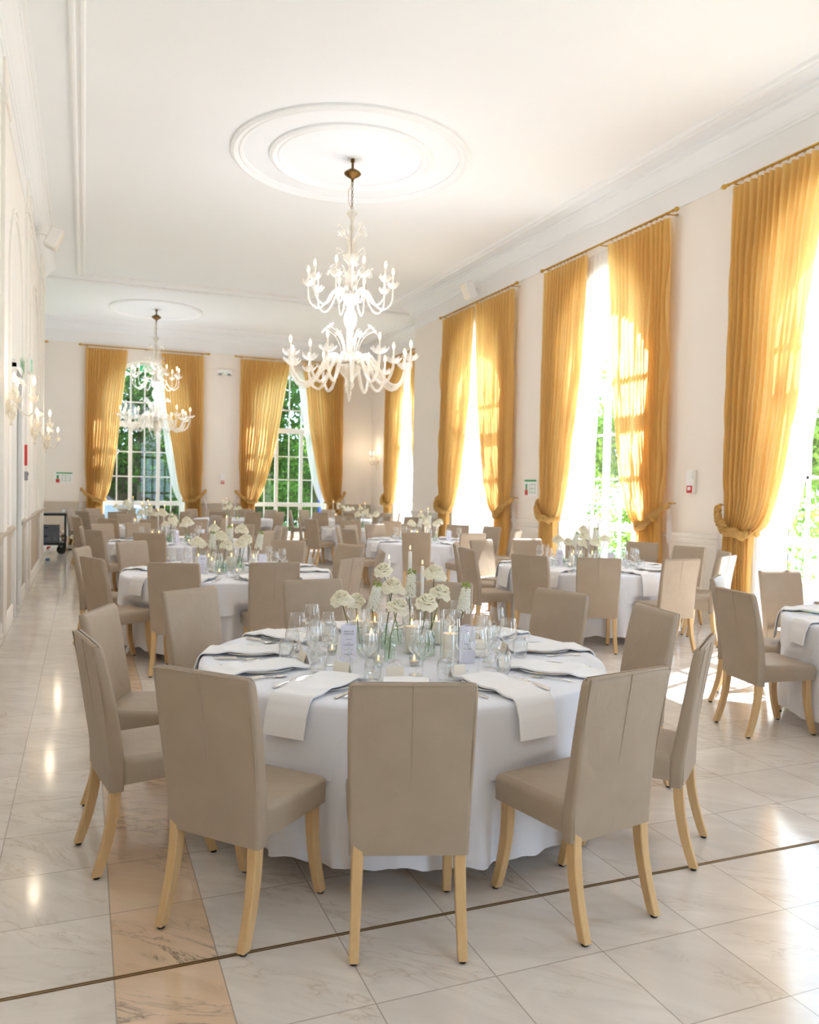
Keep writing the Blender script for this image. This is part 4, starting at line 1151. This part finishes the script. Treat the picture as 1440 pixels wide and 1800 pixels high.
def alarm(mp, s, z, label):
    c = mp(s, -.002, z); lp = lambda a, d, b: tuple(Vector(mp(s + a, -.002 - d, z + b)) - Vector(c))
    t = thing('fire_alarm_point', label, 'fire alarm', c, 0, 'fire alarm points')
    def bx(nm, m, a, b, w, h, d0, d1, par=t):
        g = G(); v = [lp(a + i * w / 2, e, b + j * h / 2) for e in (d0, d1) for i, j in ((-1, -1), (1, -1), (1, 1), (-1, 1))]
        g.add(v, [(0, 1, 2, 3), (4, 5, 6, 7), (0, 1, 5, 4), (1, 2, 6, 5), (2, 3, 7, 6), (3, 0, 4, 7)]); return part(nm, g, m, par, smooth=False)
    bx('housing', M['plastic'], 0, 0, .14, .32, 0, .05); bx('cover', M['plastic'], 0, .09, .10, .10, .05, .062)
    r = bx('red_call_button', M['red'], 0, -.10, .10, .10, .05, .06); bx('button_window', M['plastic'], 0, -.09, .055, .045, .06, .063, r)
    return t
alarm(mpB, 3.95, 1.86, 'white and red fire alarm point on the end wall between its windows')
alarm(mpR, 8.98, 1.82, 'white and red fire alarm point on the right wall')
t = thing('emergency_light', 'white emergency light box with two lamps on the end wall', 'emergency light', (3.97, YB - .002, 5.10))
g = G(); g.bbox((0, -.05, .03), (.44, .10, .17), .012); part('housing', g, M['plastic'], t)
for s in (-1, 1):
    g = G(); g.lathe([(0, 0), (.055, 0), (.06, .03), (.05, .05), (0, .055)], 16, (s * .14, -.08, -.07), Matrix.Rotation(0, 4, 'X')); part('lamp_head', g, M['grey'], t)
    g = G(); g.lathe([(0, 0), (.014, 0), (.014, .004), (0, .005)], 10, (0, 0, 0), Matrix.Translation((s * .05, -.101, .0)) @ Matrix.Rotation(pi / 2, 4, 'X')); part('green_led', g, M['glowgreen'], t)
g = G(); g.tube([(-.22, -.006, .05), (-.62, -.006, .055), (-.66, -.006, .05)], .005, 5); part('cable', g, M['plastic'], t)
def exit_sign(loc, rz, label, arm):
    t = thing('exit_sign', label, 'exit sign', loc, rz, 'lit green exit signs')
    g = G(); g.bbox((0, 0, 0), (.36, .05, .20), .008); part('housing', g, M['plastic'], t)
    g = G()
    for y in (-.0262, .0262): g.add([(-.165, y, -.085), (.165, y, -.085), (.165, y, .085), (-.165, y, .085)], [(0, 1, 2, 3)])
    f = part('green_face', g, M['glowgreen'], t, smooth=False)
    g = G(); y = -.0268
    def poly(P):
        for e in (y, -y): g.add([(a, e, b) for a, b in P], [tuple(range(len(P)))])
    poly([(.03, -.07), (.11, -.07), (.11, .07), (.03, .07)])
    poly([(-.055 + .018 * cos(k * pi / 6), .055 + .018 * sin(k * pi / 6)) for k in range(12)])
    poly([(-.09, .03), (-.03, .03), (-.045, -.02), (-.085, -.02)]); poly([(-.085, -.02), (-.06, -.02), (-.10, -.07), (-.12, -.07)]); poly([(-.06, -.02), (-.045, -.02), (-.015, -.07), (-.035, -.07)]); poly([(-.03, .03), (.005, .0), (-.002, -.008), (-.035, .012)])
    part('running_figure', g, M['plastic'], f, smooth=False)
    g = G(); g.tube(arm, .008, 6); part('bracket', g, M['plastic'], t); return t
exit_sign((1.66, YB - .30, 5.03), 0, 'lit green exit sign hanging over the end wall window', [(0, 0, .10), (0, 0, .36), (0, .29, .36)])
exit_sign((XL + .11, 12.5, 3.26), pi / 2, 'lit green exit sign on the white side wall above the door', [(0, .02, .06), (0, .109, .06)])
t = thing('fire_notice_sign', 'narrow red fire notice standing out from the white side wall', 'safety sign', (XL + .001, 13.0, 2.04))
g = G(); g.box((.03, 0, 0), (.05, .03, .30)); part('notice_plate', g, M['red'], t, smooth=False)
g = G(); g.box((.01, .02, -.0), (.02, .04, .05)); part('clip', g, M['plastic'], t, smooth=False)
t = thing('wall_intercom', 'small grey intercom box below the red fire notice', 'intercom', (XL + .001, 13.06, 1.74))
g = G(); g.bbox((.03, 0, 0), (.06, .10, .13), .008); part('housing', g, M['grey'], t)
g = G(); g.bbox((.063, 0, .03), (.008, .06, .04), .002); part('speaker_face', g, M['black'], t)
def speaker(loc, rz, label, wy):
    t = thing('wall_speaker', label, 'speaker', loc, rz, 'white wall speakers')
    m = Matrix.Rotation(radians(24), 4, 'Y')
    g = G(); g.bbox((0, 0, 0), (.20, .26, .36), .02, 0, m); part('cabinet', g, M['plastic'], t)
    g = G(); g.bbox((.103, 0, 0), (.010, .22, .32), .003, 0, m); part('speaker_front', g, M['cream'], t)
    g = G(); g.tube([(-.09, 0, .02), (-.16, 0, .06), (wy, 0, .06)], .015, 8); g.box((wy + .004, 0, .06), (.008, .10, .14)); part('bracket', g, M['plastic'], t); return t
speaker((XR - .30, 15.6, 5.86), pi, 'white speaker under the cornice over the third right window', -.295)
speaker((XL + .30, 15.6, 5.90), 0, 'white speaker on the white side wall under the cornice', -.295)

# ------------------------------------------------------------------ things on the floor at the back
t = thing('service_trolley', 'black service trolley by the end of the side wall', 'trolley', (-.90, 20.75, 0))
g = G()
for x in (-.5, .5):
    for y in (-.32, .32): g.box((x, y, .52), (.035, .035, .80))
g.box((0, -.32, .91), (1.04, .035, .04)); g.box((0, .32, .91), (1.04, .035, .04)); part('frame', g, M['black'], t, smooth=False)
g = G(); g.bbox((0, 0, .935), (1.08, .70, .02), .005); part('top_tray', g, M['black'], t)
g = G(); g.bbox((0, 0, .235), (1.04, .68, .05), .006); part('deck', g, M['black'], t)
for x in (-.42, .42):
    for y in (-.26, .26):
        g = G(); g.lathe([(0, -.022), (.09, -.022), (.10, -.012), (.10, .012), (.09, .022), (0, .022)], 18, (0, 0, 0), Matrix.Translation((x, y, .10)) @ Matrix.Rotation(pi / 2, 4, 'X'))
        w = part('wheel', g, M['black'], t); g = G(); g.box((x, y, .19), (.05, .06, .08)); part('caster_fork', g, M['grey'], w, smooth=False)
def make_crate():
    t = thing('glass_rack', 'rack', 'crate'); g = G(); W, D, H = .62, .50, .20
    for sx in (-1, 1): g.box((sx * W / 2, 0, H / 2), (.012, D, H))
    for sy in (-1, 1):
        for z in (.02, .06, .10, .14, .18): g.box((0, sy * D / 2, z), (W, .012, .028))
        for x in (-.3, -.15, 0, .15, .3): g.box((x, sy * D / 2, H / 2), (.03, .014, H))
    g.box((0, 0, .008), (W, D, .016)); part('side_lattice', g, M['crate'], t, smooth=False)
    g = G()
    for sy in (-1, 1): g.box((0, sy * (D / 2 + .008), .15), (.16, .01, .025))
    part('grip', g, M['black'], t, smooth=False); return t
CR = Proto(make_crate)
CR.put((-.84, 20.73, .2605), 0, 'lower blue-grey glass rack on the black trolley', 'glass racks')
CR.put((-.84, 20.73, .4625), 0, 'upper blue-grey glass rack on the black trolley', 'glass racks')
t = thing('spray_bottle', 'clear spray bottle with red cap and blue bottom by the wall', 'bottle', (-.70, 18.75, 0))
g = G(); g.lathe([(0, .001), (.042, .001), (.044, .01), (.044, .16), (.03, .21), (.016, .23), (.016, .25)], 18); part('bottle', g, M['glass'], t, angle=None)
g = G(); g.lathe([(0, .004), (.041, .004), (.041, .055), (0, .055)], 18); part('blue_liquid', g, M['blue'], t)
g = G(); g.lathe([(.018, .245), (.022, .25), (.022, .285), (0, .29)], 14); g.box((.02, 0, .29), (.07, .022, .03)); part('red_spray_head', g, M['red'], t)
t = thing('flower_arrangement', 'low pink and white flower arrangement on the floor beside the trolley', 'flowers', (-.30, 23.75, 0))
g = G(); g.lathe([(0, .0), (.24, 0), (.28, .14), (.26, .14), (.22, .02), (0, .02)], 24); part('bowl', g, M['brassd'], t)
r = random.Random(4)
g = G()
for i in range(260):
    a, e = r.uniform(0, 6.28), r.uniform(.1, 1.3); R = .30 + r.uniform(-.04, .06); c = Vector((R * cos(a) * cos(e), R * sin(a) * cos(e), .14 + R * sin(e) * .8))
    m = Matrix.Translation(c) @ Vector((cos(a), sin(a), r.uniform(-.3, 1))).to_track_quat('Y', 'Z').to_matrix().to_4x4()
    g.add([(-.02, 0, 0), (0, .04, .01), (.02, 0, 0), (0, -.03, 0)], [(0, 1, 2, 3)], m)
part('foliage', g, M['leafa'], t)
g0 = rose_head(5, .06); me0 = {k: g0.mesh('bloom', M[k], True) for k in ('wing', 'petal')}
for i in range(22):
    a, e = i * 2.4, .15 + 1.2 * (i / 22); R = .31
    o = link('bloom', me0['wing' if i % 2 else 'petal'], t, (R * cos(a) * cos(e), R * sin(a) * cos(e), .15 + R * sin(e) * .8)); o.rotation_euler = (0, pi / 2 - e, a)
t = thing('dark_floor_board', 'thin dark board lying on the floor beside the trolley', 'board', (-.10, 21.75, 0))
g = G(); g.bbox((0, 0, .02), (.72, .30, .03), .004); part('board', g, M['brassd'], t)
g = G(); g.bbox((-.36, 0, .05), (.03, .22, .03), .004); part('batten', g, M['black'], t)

# ------------------------------------------------------------------ outside
g = G(); zo = -.06
g.add([(XTR + .45, -30, zo), (60, -30, zo), (60, 60, zo), (XTR + .45, 60, zo)], [(0, 1, 2, 3)])
g.add([(XR + .45, -30, zo), (XTR + .45, -30, zo), (XTR + .45, YT, zo), (XR + .45, YT, zo)], [(0, 1, 2, 3)])
struct('ground_terrace', g, M['pave'])
g = G(); g.add([(-40, YB + .5, zo - .02), (XTR + .45, YB + .5, zo - .02), (XTR + .45, 70, zo - .02), (-40, 70, zo - .02)], [(0, 1, 2, 3)]); struct('ground_garden', g, M['lawn'])
def crown(blobs, n, size, seed):
    r = random.Random(seed); g = G(); tot = sum(b[3] ** 2 for b in blobs)
    for bx, by, bz, R in blobs:
        for _ in range(int(n * R * R / tot)):
            a, c = r.uniform(0, 2 * pi), r.uniform(-.85, 1); q = sqrt(1 - c * c); k = R * r.uniform(.62, 1.06)
            p = Vector((bx + k * q * cos(a), by + k * q * sin(a), bz + k * c * .9)); nrm = Vector((r.uniform(-1, 1), r.uniform(-1, 1), r.uniform(-.2, 1)))
            m = Matrix.Translation(p) @ nrm.to_track_quat('Z', 'Y').to_matrix().to_4x4() @ Matrix.Rotation(r.uniform(0, 6.28), 4, 'Z')
            s = size * r.uniform(.6, 1.4)
            g.add([(-s * .5, 0, 0), (0, -s * .32, .03 * s), (s * .6, 0, 0), (0, s * .32, .03 * s)], [(0, 1, 2, 3)], m)
    return g
def make_tree(h, R, mat, seed, n=9000, size=.19, trunk=True):
    t = thing('garden_tree', 'tree', 'tree'); r = random.Random(seed)
    blobs = [(r.uniform(-.55, .55) * R, r.uniform(-.55, .55) * R, h * r.uniform(.35 if trunk else .18, .88), R * r.uniform(.42, .68)) for _ in range(11)]
    part('foliage', crown(blobs, n, size, seed), mat, t, smooth=False)
    g = G(); g.tube([(0, 0, 0), (.06, .03, h * .3), (-.05, .06, h * .55), (.08, 0, h * .8)], [.16, .12, .09, .03], 9)
    for i in range(5):
        b = blobs[i]; g.tube([(0, .02, h * (.25 + .08 * i)), (b[0] * .5, b[1] * .5, (h * .3 + b[2]) / 2), b[:3]], [.07, .05, .02], 6)
    part('trunk', g, M['bark'], t); return t
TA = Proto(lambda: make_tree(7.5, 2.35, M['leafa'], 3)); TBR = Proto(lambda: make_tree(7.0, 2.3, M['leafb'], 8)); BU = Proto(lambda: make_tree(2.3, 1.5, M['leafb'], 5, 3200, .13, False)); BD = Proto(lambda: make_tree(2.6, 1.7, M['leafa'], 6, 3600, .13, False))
gz_ = zo - .02
grp = 'garden trees and bushes'
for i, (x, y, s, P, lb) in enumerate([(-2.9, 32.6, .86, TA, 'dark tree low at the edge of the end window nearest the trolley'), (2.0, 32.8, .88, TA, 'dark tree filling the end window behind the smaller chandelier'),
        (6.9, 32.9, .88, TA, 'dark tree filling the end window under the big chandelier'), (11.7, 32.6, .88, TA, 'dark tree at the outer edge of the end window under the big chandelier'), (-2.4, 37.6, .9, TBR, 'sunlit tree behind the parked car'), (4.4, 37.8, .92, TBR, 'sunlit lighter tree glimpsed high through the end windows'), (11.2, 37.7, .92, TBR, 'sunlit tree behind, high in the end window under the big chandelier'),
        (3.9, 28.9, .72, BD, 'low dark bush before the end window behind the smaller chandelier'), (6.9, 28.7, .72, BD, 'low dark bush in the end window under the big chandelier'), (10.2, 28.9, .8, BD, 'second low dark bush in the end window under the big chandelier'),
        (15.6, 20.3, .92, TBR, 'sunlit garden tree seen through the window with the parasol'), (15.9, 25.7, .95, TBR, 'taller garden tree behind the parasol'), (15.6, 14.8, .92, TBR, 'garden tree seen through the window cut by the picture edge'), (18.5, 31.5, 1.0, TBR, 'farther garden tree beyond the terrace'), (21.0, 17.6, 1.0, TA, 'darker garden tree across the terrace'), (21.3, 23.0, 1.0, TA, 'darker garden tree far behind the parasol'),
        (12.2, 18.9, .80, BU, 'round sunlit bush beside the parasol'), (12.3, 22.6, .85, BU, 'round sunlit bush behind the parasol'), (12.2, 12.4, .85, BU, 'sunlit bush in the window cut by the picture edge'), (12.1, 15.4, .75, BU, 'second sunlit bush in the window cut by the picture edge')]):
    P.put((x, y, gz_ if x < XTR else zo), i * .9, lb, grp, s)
t = thing('garden_hedge', 'dark clipped hedge behind the trees outside the end wall windows', 'hedge', (3.5, 42.0, gz_))
g = crown([(-11 + 1.15 * i, .25 * sin(i), .75 + 1.25 * (i % 3), 1.25) for i in range(20)] + [(-10.5 + 1.15 * i, .2, 2.2 + .9 * (i % 2), 1.25) for i in range(20)], 30000, .17, 12); part('foliage', g, M['leafa'], t, smooth=False)
g = G(); g.box((0, .2, 1.6), (23, .6, 3.2)); part('stems', g, M['bark'], t, smooth=False)
t = thing('closed_parasol', 'closed grey parasol standing on the terrace outside', 'parasol', (11.35, 17.05, zo))
g = G(); g.lathe([(0, 2.65), (.05, 2.6), (.13, 2.3), (.17, 1.9), (.15, 1.45), (.10, 1.35), (.17, 1.15), (.20, .95), (.13, .93), (0, .95)], 18); part('folded_canopy', g, M['parasol'], t)
g = G(); g.tube([(0, 0, 0), (0, 0, 2.75)], .025, 8); part('pole', g, M['grey'], t)
g = G(); g.lathe([(0, 0), (.3, 0), (.3, .06), (.05, .1), (0, .1)], 20); part('base', g, M['grey'], t)
t = thing('parked_car', 'bluish grey car parked in the trees outside the end window', 'car', (-.35, 28.3, gz_), radians(8)); t.scale = (1.15,) * 3
g = G(); rr = []
for x, z0, z1, w in ((-2.1, .35, .75, .7), (-2.0, .28, .92, .82), (-1.2, .25, 1.0, .87), (0, .25, 1.0, .88), (1.2, .25, .98, .87), (2.0, .28, .85, .8), (2.1, .38, .7, .68)): rr.append([(x, -w, z0), (x, w, z0), (x, w, z1 - .06), (x, w - .08, z1), (x, -w + .08, z1), (x, -w, z1 - .06)])
g.loft(rr, True, True); part('body', g, M['car'], t, angle=40)
g = G(); g.loft([[(x, -w, z) for x, z, w in ((-1.5, .98, .8), (1.1, .97, .8))] + [(1.1, .8, .97), (-1.5, .8, .98)], [(-1.1, -.66, 1.42), (.45, -.66, 1.44), (.45, .66, 1.44), (-1.1, .66, 1.42)]], True, True); part('cabin_windows', g, M['carglass'], t, smooth=False)
g = G(); g.bbox((-.33, 0, 1.45), (1.6, 1.36, .05), .02); part('roof', g, M['car'], t)
for x in (-1.3, 1.3):
    for s in (-1, 1):
        g = G(); g.lathe([(0, -.1), (.26, -.1), (.31, -.06), (.31, .06), (.26, .1), (0, .1)], 20, (0, 0, 0), Matrix.Translation((x, s * .78, .31)) @ Matrix.Rotation(pi / 2, 4, 'X'))
        w = part('wheel', g, M['black'], t); g = G(); g.lathe([(0, -.103), (.17, -.103), (.17, .103), (0, .103)], 14, (0, 0, 0), Matrix.Translation((x, s * .78, .31)) @ Matrix.Rotation(pi / 2, 4, 'X')); part('hub_cap', g, M['chrome'], w)
t = thing('blue_post', 'tall blue painted post outside the end window under the big chandelier', 'post', (7.85, 28.2, gz_))
g = G(); g.bbox((0, 0, 1.45), (.16, .16, 2.9), .02); part('shaft', g, M['bluepaint'], t)
g = G(); g.bbox((0, 0, 2.95), (.24, .24, .10), .02); part('cap', g, M['bluepaint'], t)

# ------------------------------------------------------------------ light
W = bpy.data.worlds.new('sky'); SC.world = W; W.use_nodes = True; nt = W.node_tree
bg = nt.nodes['Background']; bg.inputs[0].default_value = (.57, .78, 1.05, 1); bg.inputs[1].default_value = SKY
def lamp(nm, typ, loc, e, col=(1, 1, 1), rot=None, **kw):
    l = bpy.data.lights.new(nm, typ); l.energy = e; l.color = col
    for k, v in kw.items(): setattr(l, k, v)
    o = bpy.data.objects.new(nm, l); COL.objects.link(o); o.location = loc
    if rot is not None: o.rotation_euler = rot
    return o
el = radians(52); dv = Vector((-1, -.40, 0)).normalized() * cos(el) + Vector((0, 0, -sin(el)))
s = lamp('sun', 'SUN', (20, 10, 20), SUN, (.90, .97, 1.06), None, angle=radians(.6)); s.rotation_euler = dv.to_track_quat('-Z', 'Y').to_euler()
WARM = (.90, .965, 1.17)
for (x, y, k) in ((3.50, 11.14, 1.0), (1.76, 22.75, .8), (3.50, -.6, .15)):  # last entry: added fill lamp behind the camera, no chandelier built there
    for z, q in ((4.05, .95), (4.78, .05)):
        for i in range(3):
            a = i * 2.094 + .5; r = .48 if z < 4.5 else .30
            lamp('chandelier_or_fill_lamp', 'POINT', (x + r * cos(a), y + r * sin(a), z), LAMP * k * q / 3, WARM, None, shadow_soft_size=.30)
for y in (9.72, 14.1, 18.4): lamp('sconce_lamp', 'POINT', (XL + .34, y, 2.86), 4, (1, .84, .62), None, shadow_soft_size=.02)
lamp('sconce_lamp', 'POINT', (XTR - .34, 24.75, 2.9), 6, (1, .84, .62), None, shadow_soft_size=.02)
def portal(mp, c, rot):
    o = lamp('window_portal', 'AREA', mp(c, .40, 2.65), 1.0, (1, 1, 1), rot, shape='RECTANGLE', size=2.4, size_y=5.3); o.data.cycles.is_portal = True
for c in RIGHT_C: portal(mpR, c, (pi / 2, 0, pi / 2))
portal(mpT, 22.0, (pi / 2, 0, pi / 2))
for c in BACK_C: portal(mpB, c, (-pi / 2, 0, 0))
for c in (4.6,): portal(mpN, c, (pi / 2, 0, 0))

# ------------------------------------------------------------------ camera
cam = bpy.data.cameras.new('camera'); co = bpy.data.objects.new('camera', cam); COL.objects.link(co)
yaw, pit, rol = radians(21.83127), radians(-1.60264), radians(1.05123)
f = Vector((sin(yaw) * cos(pit), cos(yaw) * cos(pit), sin(pit))); r_ = Vector((cos(yaw), -sin(yaw), 0)); u_ = r_.cross(f)
R2 = r_ * cos(rol) + u_ * sin(rol); U2 = -r_ * sin(rol) + u_ * cos(rol)
co.matrix_world = Matrix(((R2.x, U2.x, -f.x, 0), (R2.y, U2.y, -f.y, 0), (R2.z, U2.z, -f.z, 1.65), (0, 0, 0, 1)))
cam.sensor_width = 36; cam.sensor_fit = 'AUTO'; cam.lens = 36 * 1430.18 / 1800; cam.clip_start = .05; cam.clip_end = 300
cam.dof.use_dof = True; cam.dof.focus_distance = 3.7; cam.dof.aperture_fstop = 4.0
SC.camera = co
SC.view_settings.view_transform = 'Standard'; SC.view_settings.look = 'None'; SC.view_settings.gamma = 1.0; SC.view_settings.use_curve_mapping = False
SC.view_settings.exposure = EXPO
cy = SC.cycles
cy.max_bounces = 10; cy.diffuse_bounces = 6; cy.glossy_bounces = 4; cy.transmission_bounces = 6; cy.transparent_max_bounces = 28; cy.sample_clamp_indirect = 6.0
cy.caustics_reflective = False; cy.caustics_refractive = False
